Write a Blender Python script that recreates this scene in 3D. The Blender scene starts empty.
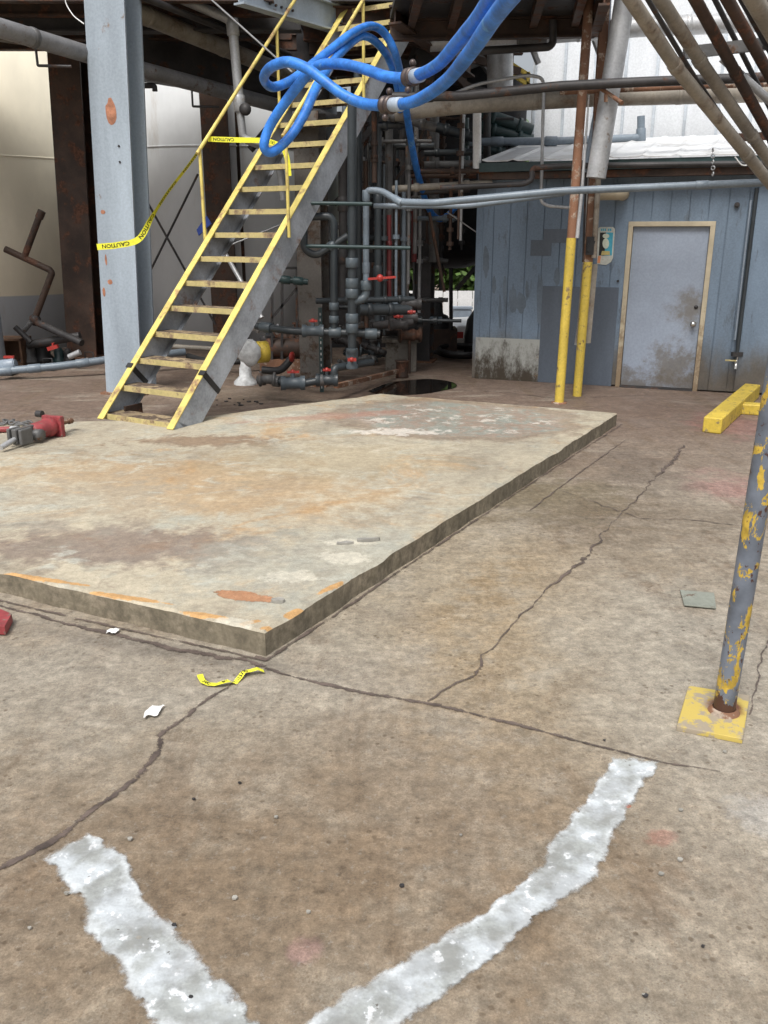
import bpy, bmesh, math, random
from mathutils import Vector, Matrix, noise as mnoise
random.seed(7)
R = math.radians
C = bpy.context.scene.collection
scn = bpy.context.scene

# ------------------------------------------------------------------ camera geometry
EYE = 1.8; PITCH = R(18.0); FOC = 860.0
def ray(px, py):
    u = px - 384.0; v = 512.0 - py
    return Vector((u, FOC*math.cos(PITCH)+v*math.sin(PITCH), -FOC*math.sin(PITCH)+v*math.cos(PITCH)))
def at(px, py, Y):                       # world point seen at a pixel, at distance Y
    d = ray(px, py); t = Y/d.y
    return Vector((d.x*t, Y, EYE+d.z*t))
def gr(px, py, z=0.0):                   # world point on the horizontal plane z
    d = ray(px, py); t = (z-EYE)/d.z
    return Vector((d.x*t, d.y*t, z))

# ------------------------------------------------------------------ mesh builder
class MB:
    def __init__(s): s.v=[]; s.f=[]; s.sm=[]
    def add(s, vs, fs, smooth=False):
        b=len(s.v); s.v += [Vector(x) for x in vs]
        for f in fs: s.f.append([b+i for i in f]); s.sm.append(smooth)
        return s
    def hexa(s, p):   # 8 points: bottom 4 (ccw), top 4
        return s.add(p, [(3,2,1,0),(4,5,6,7),(0,1,5,4),(1,2,6,5),(2,3,7,6),(3,0,4,7)])
    def box(s, c, size, rz=0, M=None):
        hx,hy,hz = [a/2 for a in size]
        ps=[Vector((x,y,z)) for z in (-hz,hz) for x,y in ((-hx,-hy),(hx,-hy),(hx,hy),(-hx,hy))]
        m = M if M is not None else Matrix.Rotation(rz,3,'Z')
        return s.hexa([Vector(c)+m@p for p in ps])
    def bar(s, a, b, w, h, up=(0,0,1), ext=0):      # rectangular bar; w sideways, h along up
        a=Vector(a); b=Vector(b); d=(b-a).normalized(); a=a-d*ext; b=b+d*ext
        up=Vector(up)
        if abs(d.dot(up))>.98: up=Vector((0,1,0))
        sd=d.cross(up).normalized(); u2=sd.cross(d).normalized()
        q=[-sd*w/2-u2*h/2, sd*w/2-u2*h/2, sd*w/2+u2*h/2, -sd*w/2+u2*h/2]
        return s.add([a+x for x in q]+[b+x for x in q], [(0,1,2,3),(7,6,5,4),(1,0,4,5),(2,1,5,6),(3,2,6,7),(0,3,7,4)])
    def tube(s, pts, r, seg=12, cap=True):
        pts=[Vector(p) for p in pts]; n=len(pts)
        rs = r if isinstance(r,(list,tuple)) else [r]*n
        T=[]
        for i in range(n):
            a=pts[max(i-1,0)]; b=pts[min(i+1,n-1)]; t=b-a
            T.append(t.normalized() if t.length>1e-9 else Vector((0,0,1)))
        u=T[0].orthogonal().normalized(); vs=[]
        for i in range(n):
            u=(u-T[i]*u.dot(T[i]))
            u = u.normalized() if u.length>1e-6 else T[i].orthogonal().normalized()
            w=T[i].cross(u)
            for k in range(seg):
                a=2*math.pi*k/seg; vs.append(pts[i]+(u*math.cos(a)+w*math.sin(a))*rs[i])
        fs=[]
        for i in range(n-1):
            for k in range(seg):
                k2=(k+1)%seg; fs.append((i*seg+k,i*seg+k2,(i+1)*seg+k2,(i+1)*seg+k))
        s.add(vs,fs,True)
        if cap:
            s.add(vs[:seg],[tuple(reversed(range(seg)))]); s.add(vs[-seg:],[tuple(range(seg))])
        return s
    def cyl(s,a,b,r,seg=16,r2=None):
        return s.tube([a,b],[r, r if r2 is None else r2],seg)
    def lathe(s, c, prof, seg=24, axis=(0,0,1)):     # prof: (radius, height)
        ax=Vector(axis).normalized(); u=ax.orthogonal().normalized(); w=ax.cross(u); vs=[];fs=[]
        n=len(prof)
        for r_,h in prof:
            for k in range(seg):
                a=2*math.pi*k/seg; vs.append(Vector(c)+ax*h+(u*math.cos(a)+w*math.sin(a))*max(r_,1e-4))
        for i in range(n-1):
            for k in range(seg):
                k2=(k+1)%seg; fs.append((i*seg+k,i*seg+k2,(i+1)*seg+k2,(i+1)*seg+k))
        return s.add(vs,fs,True)
    def ibeam(s,a,b,w,h,tf=.02,tw=.015,up=(0,0,1)):
        a=Vector(a);b=Vector(b);d=(b-a).normalized();up=Vector(up)
        sd=d.cross(up).normalized();u2=sd.cross(d).normalized()
        s.bar(a+u2*(h/2-tf/2),b+u2*(h/2-tf/2),w,tf,up=u2); s.bar(a-u2*(h/2-tf/2),b-u2*(h/2-tf/2),w,tf,up=u2)
        return s.bar(a,b,tw,h-2*tf-.002,up=u2)
    def blob(s,c,r,seg=10,rings=7,jit=.0,sq=(1,1,1)):
        vs=[];fs=[];c=Vector(c)
        for i in range(rings+1):
            th=math.pi*i/rings
            for k in range(seg):
                a=2*math.pi*k/seg
                p=Vector((math.sin(th)*math.cos(a)*sq[0],math.sin(th)*math.sin(a)*sq[1],math.cos(th)*sq[2]))
                q=1+jit*mnoise.noise(p*2.3+c*3)
                vs.append(c+p*r*q)
        for i in range(rings):
            for k in range(seg):
                k2=(k+1)%seg; fs.append((i*seg+k,(i+1)*seg+k,(i+1)*seg+k2,i*seg+k2))
        return s.add(vs,fs,True)

def link_mesh(name, mb, m, parent=None, origin=None, bevel=0, uv=None):
    if parent is not None: o0 = parent['_org'] if '_org' in parent else (0,0,0); o0=Vector(o0)
    else:
        xs=[p.x for p in mb.v]; ys=[p.y for p in mb.v]; zs=[p.z for p in mb.v]
        o0 = Vector(((min(xs)+max(xs))/2,(min(ys)+max(ys))/2,min(zs))) if origin is None else Vector(origin)
    me=bpy.data.meshes.new(name)
    me.from_pydata([tuple(p-o0) for p in mb.v],[],mb.f)
    me.polygons.foreach_set('use_smooth', mb.sm)
    if uv:
        l=me.uv_layers.new(name='UVMap')
        for lp in me.loops: l.data[lp.index].uv = uv[lp.vertex_index]
    me.validate(); me.update()
    if m is not None: me.materials.append(m)
    o=bpy.data.objects.new(name,me); C.objects.link(o)
    if parent is not None:
        o.parent=parent; o['_org']=tuple(o0)
    else:
        o.location=o0; o['_org']=tuple(o0)
    if bevel:
        b=o.modifiers.new('Bevel','BEVEL'); b.width=bevel; b.segments=2; b.limit_method='ANGLE'; b.angle_limit=R(40)
    return o
# children of a top-level mesh/empty are written in world coordinates minus the top object's origin
def part(name, mb, m, parent, label=None, bevel=0, uv=None):
    o=link_mesh(name,mb,m,parent,bevel=bevel,uv=uv)
    if label: o['label']=label
    return o
def tag(o,label,cat,group=None):
    o['label']=label; o['category']=cat
    if group: o['group']=group
    return o
def solo(name, mb, m, label, cat, group=None, bevel=0, uv=None):
    return tag(link_mesh(name,mb,m,bevel=bevel,uv=uv),label,cat,group)
def thing(name,label,cat,loc,group=None):
    o=bpy.data.objects.new(name,None); o.empty_display_size=.1; C.objects.link(o); o.location=loc; o['_org']=tuple(loc)
    return tag(o,label,cat,group)
def struct(name, mb, m, uv=None, kind='structure'):
    o=link_mesh(name,mb,m,uv=uv); o['kind']=kind; return o

def rpath(pts, bend=.08, n=6):
    pts=[Vector(p) for p in pts]; out=[pts[0]]
    for i in range(1,len(pts)-1):
        a,b,c=pts[i-1],pts[i],pts[i+1]
        d=min(bend,(a-b).length*.45,(c-b).length*.45)
        p=b+(a-b).normalized()*d; q=b+(c-b).normalized()*d
        for k in range(n+1):
            t=k/n; out.append(p*(1-t)**2+b*2*t*(1-t)+q*t*t)
    out.append(pts[-1]); return out
def catmull(P,n=8):
    P=[Vector(p) for p in P]; P=[P[0]*2-P[1]]+P+[P[-1]*2-P[-2]]; out=[]
    for i in range(1,len(P)-2):
        for k in range(n):
            t=k/n; a,b,c,d=P[i-1:i+3]
            out.append(.5*((2*b)+(c-a)*t+(2*a-5*b+4*c-d)*t*t+(3*b-a-3*c+d)*t**3))
    out.append(P[-2]); return out

# ------------------------------------------------------------------ materials
class N:
    def __init__(s,name):
        s.m=bpy.data.materials.new(name); s.m.use_nodes=True; s.t=s.m.node_tree; s.t.nodes.clear()
        s.out=s.n('ShaderNodeOutputMaterial'); s.b=s.n('ShaderNodeBsdfPrincipled'); s.l(s.b.outputs[0],s.out.inputs[0])
        s.geo=s.n('ShaderNodeNewGeometry'); s.pos=s.geo.outputs['Position']
    def n(s,t,**k):
        x=s.t.nodes.new(t)
        for a,b in k.items(): setattr(x,a,b)
        return x
    def l(s,a,b): s.t.links.new(a,b)
    def put(s,inp,v):
        if hasattr(v,'default_value') or isinstance(v,bpy.types.NodeSocket): s.l(v,inp)
        else:
            if isinstance(v,(tuple,list)) and len(v)==3 and inp.type=='RGBA': v=(*v,1)
            inp.default_value=v
    def noise(s,scale,detail=4,rough=.6,vec=None,dist=0):
        x=s.n('ShaderNodeTexNoise'); x.inputs['Scale'].default_value=scale; x.inputs['Detail'].default_value=detail
        x.inputs['Roughness'].default_value=rough; x.inputs['Distortion'].default_value=dist
        s.l(vec or s.pos,x.inputs['Vector']); return x.outputs['Fac']
    def mapv(s,scale=(1,1,1),vec=None):
        x=s.n('ShaderNodeMapping'); x.inputs['Scale'].default_value=scale; s.l(vec or s.pos,x.inputs['Vector']); return x.outputs[0]
    def math(s,op,a,b=0.0,c=None,clamp=False):
        x=s.n('ShaderNodeMath',operation=op); x.use_clamp=clamp; s.put(x.inputs[0],a); s.put(x.inputs[1],b)
        if c is not None: s.put(x.inputs[2],c)
        return x.outputs[0]
    def step(s,v,a,b):       # smooth step a->b (works with a>b)
        x=s.n('ShaderNodeMapRange'); x.interpolation_type='SMOOTHSTEP'
        lo,hi=(a,b) if a<b else (b,a)
        s.put(x.inputs[0],v); x.inputs[1].default_value=lo; x.inputs[2].default_value=hi
        x.inputs[3].default_value=0 if a<b else 1; x.inputs[4].default_value=1 if a<b else 0
        return x.outputs[0]
    def mix(s,f,a,b,mode='MIX'):
        x=s.n('ShaderNodeMix',data_type='RGBA',blend_type=mode)
        s.put(x.inputs[0],f); s.put(x.inputs[6],a); s.put(x.inputs[7],b); return x.outputs[2]
    def vary(s,col,fac,lo=.7,hi=1.3):   # multiply col by lo..hi from a 0..1 noise
        x=s.n('ShaderNodeMapRange'); s.l(fac,x.inputs[0]); x.inputs[1].default_value=.37; x.inputs[2].default_value=.63
        x.inputs[3].default_value=lo; x.inputs[4].default_value=hi
        y=s.n('ShaderNodeVectorMath',operation='SCALE'); s.put(y.inputs[0],col) if not isinstance(col,tuple) else setattr(y.inputs[0],'default_value',col[:3])
        s.l(x.outputs[0],y.inputs['Scale']); return y.outputs[0]
    def bump(s,h,strength=.3,dist=.01,prev=None):
        x=s.n('ShaderNodeBump'); x.inputs['Strength'].default_value=strength; x.inputs['Distance'].default_value=dist
        s.l(h,x.inputs['Height'])
        if prev is not None: s.l(prev,x.inputs['Normal'])
        return x.outputs[0]
    def blobm(s,c,rx,ry,ang=0,wob=.35,soft=.3,nscale=4,nz=None):   # ragged elliptical mask in the ground plane
        mp=s.n('ShaderNodeMapping',vector_type='TEXTURE')
        mp.inputs['Location'].default_value=(c[0],c[1],0); mp.inputs['Rotation'].default_value=(0,0,ang); mp.inputs['Scale'].default_value=(rx,ry,1e6)
        s.l(s.pos,mp.inputs[0]); ln=s.n('ShaderNodeVectorMath',operation='LENGTH'); s.l(mp.outputs[0],ln.inputs[0])
        nn=nz or s.noise(nscale,5,.65)
        d=s.math('ADD',ln.outputs['Value'],s.math('MULTIPLY',s.math('SUBTRACT',nn,.5),wob*6))
        return s.step(d,1+soft/2,1-soft/2)
    def done(s,col,rough=.6,metal=0,normal=None,alpha=None,spec=None):
        s.put(s.b.inputs['Base Color'],col); s.put(s.b.inputs['Roughness'],rough); s.b.inputs['Metallic'].default_value=metal
        if normal is not None: s.l(normal,s.b.inputs['Normal'])
        if alpha is not None: s.put(s.b.inputs['Alpha'],alpha)
        if spec is not None: s.b.inputs['Specular IOR Level'].default_value=spec
        return s.m

def paint(name,col,rough=.55,metal=0,col2=None,thr=.62,s2=5,lo=.8,hi=1.15,s1=2.5,streak=0,bump=.15,fine=40,soft=.04):
    n=N(name); v=n.mapv((1,1,.15)) if streak else None
    c=n.vary(tuple(col),n.noise(s1,5,.6,vec=v),lo,hi); c=n.vary(c,n.noise(fine,3,.7),.93,1.07)
    rg=rough
    if col2 is not None:
        nz=n.noise(s2,8,.68); m=n.step(nz,thr-soft,thr+soft); c=n.mix(m,c,n.vary(tuple(col2),n.noise(30,4),.6,1.3))
        rg=n.math('ADD',n.math('MULTIPLY',m,.9-rough),rough)
    return n.done(c,rg,metal,n.bump(n.noise(fine,5,.7),bump,.004))

M={}
M['grey_paint']=paint('weathered_blue_grey_paint',(.34,.40,.46),.5,col2=(.24,.19,.16),thr=.66,s2=4,lo=.82,hi=1.1,streak=1)
M['stringer']=paint('stringer_grey_paint',(.36,.39,.43),.5,col2=(.20,.12,.08),thr=.62,s2=3,soft=.08,lo=.62,hi=1.15)
M['yellow_steel']=paint('worn_yellow_paint',(.68,.56,.16),.55,col2=(.27,.16,.10),thr=.60,s2=5,soft=.09,lo=.82,hi=1.1,s1=6)
M['yellow_steel2']=paint('pale_yellow_tread_paint',(.56,.47,.21),.6,col2=(.22,.15,.10),thr=.57,s2=6,soft=.09,lo=.75,hi=1.1,s1=6)
M['tread_top']=paint('dirty_tread_plate',(.30,.23,.14),.7,col2=(.10,.07,.05),thr=.5,s2=9,lo=.7,hi=1.2)
M['yellow_pipe']=paint('bright_yellow_pipe_paint',(.58,.43,.07),.5,col2=(.25,.18,.09),thr=.60,s2=12,lo=.85,hi=1.1)
M['yellow_block']=paint('yellow_block_paint',(.60,.44,.06),.5,col2=(.26,.20,.10),thr=.60,s2=16,lo=.8,hi=1.1)
M['rust']=paint('rusty_steel',(.19,.095,.055),.8,col2=(.36,.29,.23),thr=.57,s2=9,lo=.6,hi=1.3,streak=1)
M['brown_steel']=paint('dark_brown_steel',(.055,.032,.022),.65,col2=(.11,.05,.03),thr=.55,s2=4,lo=.6,hi=1.3)
M['dark_steel']=paint('dark_steel',(.035,.033,.034),.55,col2=(.09,.05,.035),thr=.6,s2=5,lo=.6,hi=1.4)
M['grey_steel']=paint('dull_grey_steel',(.105,.105,.105),.5,col2=(.12,.07,.045),thr=.6,s2=5,lo=.7,hi=1.25)
M['over_pipe']=paint('overhead_pipe_grey',(.20,.20,.205),.42,col2=(.13,.09,.07),thr=.6,s2=4,lo=.75,hi=1.2)
M['galv']=paint('galvanised_pipe',(.42,.43,.44),.38,metal=.3,col2=(.25,.2,.16),thr=.66,s2=6,lo=.75,hi=1.15)
M['beige_pipe']=paint('dusty_beige_pipe',(.27,.245,.205),.55,col2=(.17,.125,.09),thr=.60,s2=3,soft=.10,lo=.75,hi=1.15)
M['pvc_shaded']=paint('shaded_grey_pvc',(.075,.095,.11),.4,lo=.85,hi=1.1,bump=.05)  # darkened copy of the grey pvc, shade under the deck put into its colour
M['pvc_lit']=paint('lit_grey_pvc',(.17,.21,.25),.4,lo=.85,hi=1.1,bump=.05)  # brighter lit copy of the grey pvc, daylight put into its colour
M['pvc_dark']=paint('dark_grey_pvc',(.032,.040,.046),.4,lo=.8,hi=1.2,bump=.05)
M['pvc_blue']=paint('blue_grey_pvc',(.24,.29,.35),.4,lo=.85,hi=1.1,bump=.05)
M['green_pipe']=paint('dark_green_pipe',(.022,.048,.05),.4,lo=.8,hi=1.2)
M['red']=paint('red_handle_paint',(.36,.035,.028),.4,lo=.8,hi=1.1)
M['redtool']=paint('faded_red_tool_paint',(.27,.045,.05),.55,col2=(.17,.12,.10),thr=.6,s2=25,lo=.75,hi=1.2,s1=12)
M['darkred']=paint('dark_red_pipe_paint',(.13,.018,.02),.5)
M['black']=paint('black_rubber',(.018,.018,.019),.55,lo=.7,hi=1.5)
M['blacktank']=paint('black_tank_coat',(.016,.016,.018),.6,col2=(.035,.03,.028),thr=.58,lo=.7,hi=1.3)
M['white']=paint('white_paint',(.78,.79,.79),.5,lo=.92,hi=1.04)
M['white_siding']=paint('white_metal_siding',(.72,.75,.78),.45,col2=(.42,.36,.33),thr=.74,s2=3,lo=.93,hi=1.04,streak=1)
M['rib']=paint('cladding_rib_grey',(.52,.57,.62),.5)
M['wood']=paint('brown_board',(.13,.07,.04),.7,lo=.7,hi=1.3,s1=6)
M['concrete_dark']=paint('stained_concrete',(.17,.155,.135),.85,col2=(.09,.075,.06),thr=.55,s2=4)
M['knob']=paint('brushed_knob_metal',(.55,.54,.52),.25,metal=.9,lo=.9,hi=1.05)
M['frame_tan']=None
def frame_mat():
    n=N('tan_door_frame_paint'); c=n.vary((.46,.40,.29),n.noise(4,5),.85,1.1); sep=n.n('ShaderNodeSeparateXYZ'); n.l(n.pos,sep.inputs[0])
    v=n.math('ADD',sep.outputs[2],n.math('MULTIPLY',n.math('SUBTRACT',n.noise(9,7,.75),.5),3.2))
    c=n.mix(n.math('MULTIPLY',n.step(v,1.0,.1),.75),c,(.17,.105,.055)); return n.done(c,.65)
M['frame_tan']=frame_mat()
M['plastic_wrap']=paint('cloudy_white_plastic',(.62,.64,.65),.3,lo=.7,hi=1.1,s1=14,bump=.6,fine=20)
M['tape']=paint('yellow_tape_film',(.80,.78,.05),.35,lo=.9,hi=1.06,bump=.05)
M['ink']=paint('black_ink',(.012,.012,.012),.5,lo=.9,hi=1.1)
M['clamp']=paint('dark_brass_clamp',(.09,.07,.065),.4,metal=.4)
M['hose_cuff']=paint('pale_hose_cuff',(.36,.43,.52),.5,lo=.85,hi=1.05)
M['paper']=paint('white_paper',(.8,.8,.78),.7,lo=.93,hi=1.03)
M['lavender']=paint('lavender_grey_pipe',(.42,.42,.55),.45)
M['wire']=paint('steel_wire',(.25,.25,.25),.5,metal=.3)
M['teal']=paint('teal_sign_ink',(.06,.35,.48),.5,lo=.9,hi=1.1)
M['ochre']=paint('ochre_sign_ink',(.50,.42,.16),.5)
M['olive']=paint('pale_green_sign_ink',(.55,.60,.50),.5)
M['orange']=paint('orange_sign_ink',(.62,.25,.12),.5)
M['smear']=paint('dark_paint_smear',(.105,.135,.17),.6,lo=.85,hi=1.2)
M['sign_white']=paint('aged_sign_white',(.50,.52,.47),.5,col2=(.35,.25,.18),thr=.62,s2=30)
M['navy']=paint('dark_slate_panel',(.085,.105,.135),.5,lo=.85,hi=1.15,streak=1)
M['blue_tarp']=paint('blue_bag_plastic',(.02,.05,.25),.5)
M['lamp_glow']=None
def hose_mat():
    n=N('blue_layflat_hose'); c=n.vary((.035,.19,.62),n.noise(7,5,.6),.75,1.3)
    c=n.mix(n.step(n.noise(5,7,.7),.60,.68),c,(.13,.32,.62)); c=n.vary(c,n.noise(60,3),.9,1.1)
    return n.done(c,.36,0,n.bump(n.noise(70,3),.1,.003))
M['hose']=hose_mat()

def ground_mat():
    n=N('stained_concrete_floor'); big=n.noise(.55,6,.6); mid=n.noise(2.2,7,.65); fine=n.noise(22,6,.72); grit=n.noise(150,3,.8)
    c=n.mix(n.step(big,.36,.64),(.225,.185,.135),(.275,.240,.190))
    c=n.mix(n.math('MULTIPLY',n.step(mid,.52,.72),.75),c,(.34,.30,.235))
    c=n.mix(n.math('MULTIPLY',n.step(n.noise(1.6,6,.7,dist=.6),.56,.72),.65),c,(.155,.108,.070))
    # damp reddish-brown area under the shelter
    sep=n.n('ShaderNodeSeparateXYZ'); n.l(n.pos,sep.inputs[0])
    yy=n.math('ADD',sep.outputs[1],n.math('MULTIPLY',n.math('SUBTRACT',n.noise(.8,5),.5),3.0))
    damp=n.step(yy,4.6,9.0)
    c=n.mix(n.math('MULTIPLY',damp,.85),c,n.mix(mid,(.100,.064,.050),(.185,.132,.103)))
    stv=n.mapv((2.2,.45,1)); c=n.mix(n.math('MULTIPLY',n.step(n.noise(1.5,6,.7,vec=stv,dist=.4),.52,.62),.45),c,(.135,.095,.062)); c=n.mix(n.math('MULTIPLY',n.step(n.noise(1.1,6,.72,vec=n.mapv((.5,2.0,1)),dist=.6),.54,.64),.35),c,(.37,.335,.275))
    def b(c0,px,py,rx,ry,col,k,ang=0,**kw):
        p=gr(px,py); return n.mix(n.math('MULTIPLY',n.blobm(p,rx,ry,ang,**kw),k),c0,col)
    c=b(c,500,600,.5,1.3,(.27,.185,.085),.50,wob=.5,soft=1.2)
    c=b(c,140,910,1.2,.5,(.155,.108,.066),.6,wob=.5,soft=1.4)
    c=b(c,720,690,.55,.9,(.32,.295,.25),.6,wob=.5,soft=1.2)
    c=b(c,90,680,1.1,.45,(.29,.265,.22),.55,wob=.5,soft=1.2)
    c=b(c,450,560,.25,1.4,(.31,.28,.22),.5,ang=-.55,wob=.5,soft=1.2)
    c=b(c,560,500,.5,.5,(.13,.105,.055),.5,wob=.6,soft=.9)
    c=b(c,735,488,.28,.35,(.30,.15,.14),.5,wob=.6,soft=1.3)
    c=b(c,735,425,.35,.5,(.25,.12,.11),.5,wob=.6,soft=1.3)
    c=b(c,662,838,.045,.035,(.28,.11,.09),.45,wob=.45,soft=.7,nscale=20)
    c=b(c,301,950,.045,.04,(.27,.16,.155),.5,wob=.5,soft=1.0,nscale=20)
    c=b(c,628,806,.012,.012,(.40,.10,.06),.8,wob=.3,soft=.4,nscale=30)
    c=b(c,765,815,.10,.10,(.50,.50,.49),.35,wob=.5,soft=.9,nscale=12)
    c=b(c,225,395,1.1,.5,(.27,.21,.155),.5,wob=.5,soft=1.0)
    c=b(c,640,470,.3,.6,(.10,.08,.065),.45,wob=.7,soft=.8)
    c=b(c,420,800,.6,.5,(.17,.12,.075),.45,wob=.6,soft=1.3)
    c=b(c,600,640,.5,.9,(.31,.28,.225),.5,wob=.6,soft=1.2)
    c=b(c,640,520,.8,.45,(.13,.10,.07),.5,wob=.6,soft=1.2)
    c=b(c,160,650,.8,.06,(.16,.14,.115),.6,ang=-.3,wob=.3,soft=.9)
    c=b(c,430,520,.10,1.6,(.15,.13,.10),.5,ang=-.62,wob=.3,soft=.9)
    c=n.vary(c,n.noise(7,6,.75),.84,1.16); c=n.vary(c,fine,.78,1.24); c=n.vary(c,grit,.84,1.16)
    c=n.vary(c,n.noise(48,5,.8),.85,1.14); c=n.mix(n.math('MULTIPLY',n.step(n.noise(30,6,.8),.56,.64),.30),c,(.36,.345,.30)); c=n.mix(n.math('MULTIPLY',n.step(n.noise(19,7,.8,dist=.4),.58,.68),.36),c,(.12,.088,.060))
    # pock marks and dark specks
    vo=n.n('ShaderNodeTexVoronoi'); vo.inputs['Scale'].default_value=26; n.l(n.pos,vo.inputs['Vector'])
    sp=n.math('MULTIPLY',n.step(vo.outputs['Distance'],.28,.12),n.step(n.noise(1.7,6,.75),.47,.60))
    c=n.mix(n.math('MULTIPLY',sp,.6),c,(.085,.058,.035))
    vo2=n.n('ShaderNodeTexVoronoi'); vo2.inputs['Scale'].default_value=75; n.l(n.pos,vo2.inputs['Vector'])
    sp2=n.math('MULTIPLY',n.step(vo2.outputs['Distance'],.30,.15),n.step(n.noise(8,5,.7),.46,.54))
    c=n.mix(n.math('MULTIPLY',sp2,.5),c,(.13,.09,.06))
    h=n.math('ADD',n.math('MULTIPLY',fine,.5),n.math('ADD',n.math('MULTIPLY',grit,.25),n.math('MULTIPLY',sp,-.5)))
    h2=n.math('MULTIPLY',n.noise(1.5,4),1)
    rg=n.math('SUBTRACT',n.math('ADD',.66,n.math('MULTIPLY',fine,.25)),n.math('MULTIPLY',damp,n.math('MULTIPLY',n.step(mid,.45,.62),.28)))
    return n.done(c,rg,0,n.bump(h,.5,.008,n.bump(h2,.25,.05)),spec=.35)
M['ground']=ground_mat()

PZ=.123
def pad_mat():
    n=N('peeling_coated_concrete'); big=n.noise(.7,6,.6,dist=.3); mid=n.noise(2.6,8,.68); fine=n.noise(24,6,.72); grit=n.noise(140,3,.8)
    c=n.mix(n.step(big,.38,.62),(.385,.345,.265),(.46,.41,.31))
    c=n.mix(n.math('MULTIPLY',n.step(mid,.50,.66),.7),c,(.35,.355,.305))
    c=n.mix(n.math('MULTIPLY',n.step(n.noise(1.3,8,.7,dist=.8),.53,.66),.75),c,(.43,.28,.145))
    c=n.mix(n.math('MULTIPLY',n.step(n.noise(3.1,8,.72,dist=.4),.58,.68),.5),c,(.19,.145,.115))
    def b(c0,px,py,rx,ry,col,k,ang=0,**kw):
        p=gr(px,py,PZ); return n.mix(n.math('MULTIPLY',n.blobm(p,rx,ry,ang,**kw),k),c0,col)
    c=b(c,180,485,1.3,.6,(.39,.23,.095),.5,wob=.6,soft=1.0,ang=-.3)
    c=b(c,110,545,.9,.3,(.20,.15,.125),.75,wob=.6,soft=.9)
    c=b(c,60,500,.7,.5,(.36,.34,.28),.5,wob=.7,soft=.9)
    c=b(c,330,560,.6,.5,(.36,.36,.31),.6,wob=.6,soft=.8)
    c=b(c,200,441,.55,.20,(.20,.12,.07),.7,wob=.6,soft=.6)
    c=b(c,330,460,.8,.5,(.36,.295,.19),.5,wob=.6,soft=.9)
    c=n.mix(n.math('MULTIPLY',n.step(n.noise(1.9,7,.7,dist=.5,vec=n.mapv((1,1.6,1))),.55,.66),.6),c,(.47,.48,.42))
    c=n.mix(n.math('MULTIPLY',n.step(n.noise(.9,7,.72,dist=.7),.50,.64),.45),c,(.22,.185,.14))
    # worn ring where a tank stood, flaking light patches within
    fl=n.noise(5,8,.75,dist=.5)
    inner=n.blobm(gr(455,418,PZ),1.05,.75,-.3,wob=.12,soft=.2)
    c=n.mix(n.math('MULTIPLY',inner,.8),c,n.mix(n.step(fl,.44,.56),(.28,.21,.17),(.25,.275,.245)))
    c=n.mix(n.math('MULTIPLY',inner,n.step(n.noise(4,8,.75),.54,.60)),c,(.52,.48,.42))
    rng=n.math('SUBTRACT',n.blobm(gr(455,418,PZ),1.22,.90,-.3,wob=.12,soft=.25),inner,clamp=True)
    c=n.mix(n.math('MULTIPLY',rng,.7),c,(.21,.15,.11))
    c=b(c,400,432,.35,.12,(.62,.58,.52),.75,wob=.6,soft=.3,nscale=9)
    c=b(c,340,416,.7,.12,(.38,.20,.15),.5,wob=.7,soft=.8,ang=.3)
    # peeled orange-brown spalls near the front corner
    nz=n.noise(14,6,.7)
    sp1=n.blobm(gr(243,596,PZ),.145,.055,-.32,wob=.22,soft=.10,nz=nz)
    c=n.mix(sp1,c,n.mix(n.noise(30,5),(.33,.15,.075),(.46,.27,.16)))
    for px,py,rx,ry,a in ((205,615,.13,.022,-.33),(252,622,.05,.02,.4),(270,628,.04,.02,0),(294,612,.07,.022,.9),(30,577,.35,.02,-.33),(125,597,.22,.02,-.33),(330,588,.10,.018,.95)):
        c=n.mix(n.blobm(gr(px,py,PZ),rx,ry,a,wob=.3,soft=.2,nz=nz),c,(.50,.30,.13))
    for px,py,rx,ry in ((232,640,.12,.05),(350,560,.15,.05),(290,595,.14,.07),(345,575,.12,.10)):
        c=n.mix(n.math('MULTIPLY',n.blobm(gr(px,py-18,PZ),rx,ry,0,wob=.5,soft=.4,nz=nz),.7),c,(.56,.53,.44))
    c=n.vary(c,n.noise(8,6,.75),.89,1.09); c=n.vary(c,fine,.87,1.12); c=n.vary(c,grit,.88,1.1)
    # cast side faces take a darker cement colour
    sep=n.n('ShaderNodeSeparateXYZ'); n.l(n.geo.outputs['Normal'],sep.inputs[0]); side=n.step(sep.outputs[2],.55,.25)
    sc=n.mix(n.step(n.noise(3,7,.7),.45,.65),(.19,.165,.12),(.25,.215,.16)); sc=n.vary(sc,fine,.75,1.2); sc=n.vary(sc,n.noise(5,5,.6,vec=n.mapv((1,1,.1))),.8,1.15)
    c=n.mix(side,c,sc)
    h=n.math('ADD',n.math('MULTIPLY',fine,.5),n.math('ADD',n.math('MULTIPLY',n.step(mid,.5,.55),.25),n.math('MULTIPLY',sp1,-1.6)))
    return n.done(c,.78,0,n.bump(h,.55,.009),spec=.3)
M['pad']=pad_mat()

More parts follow.
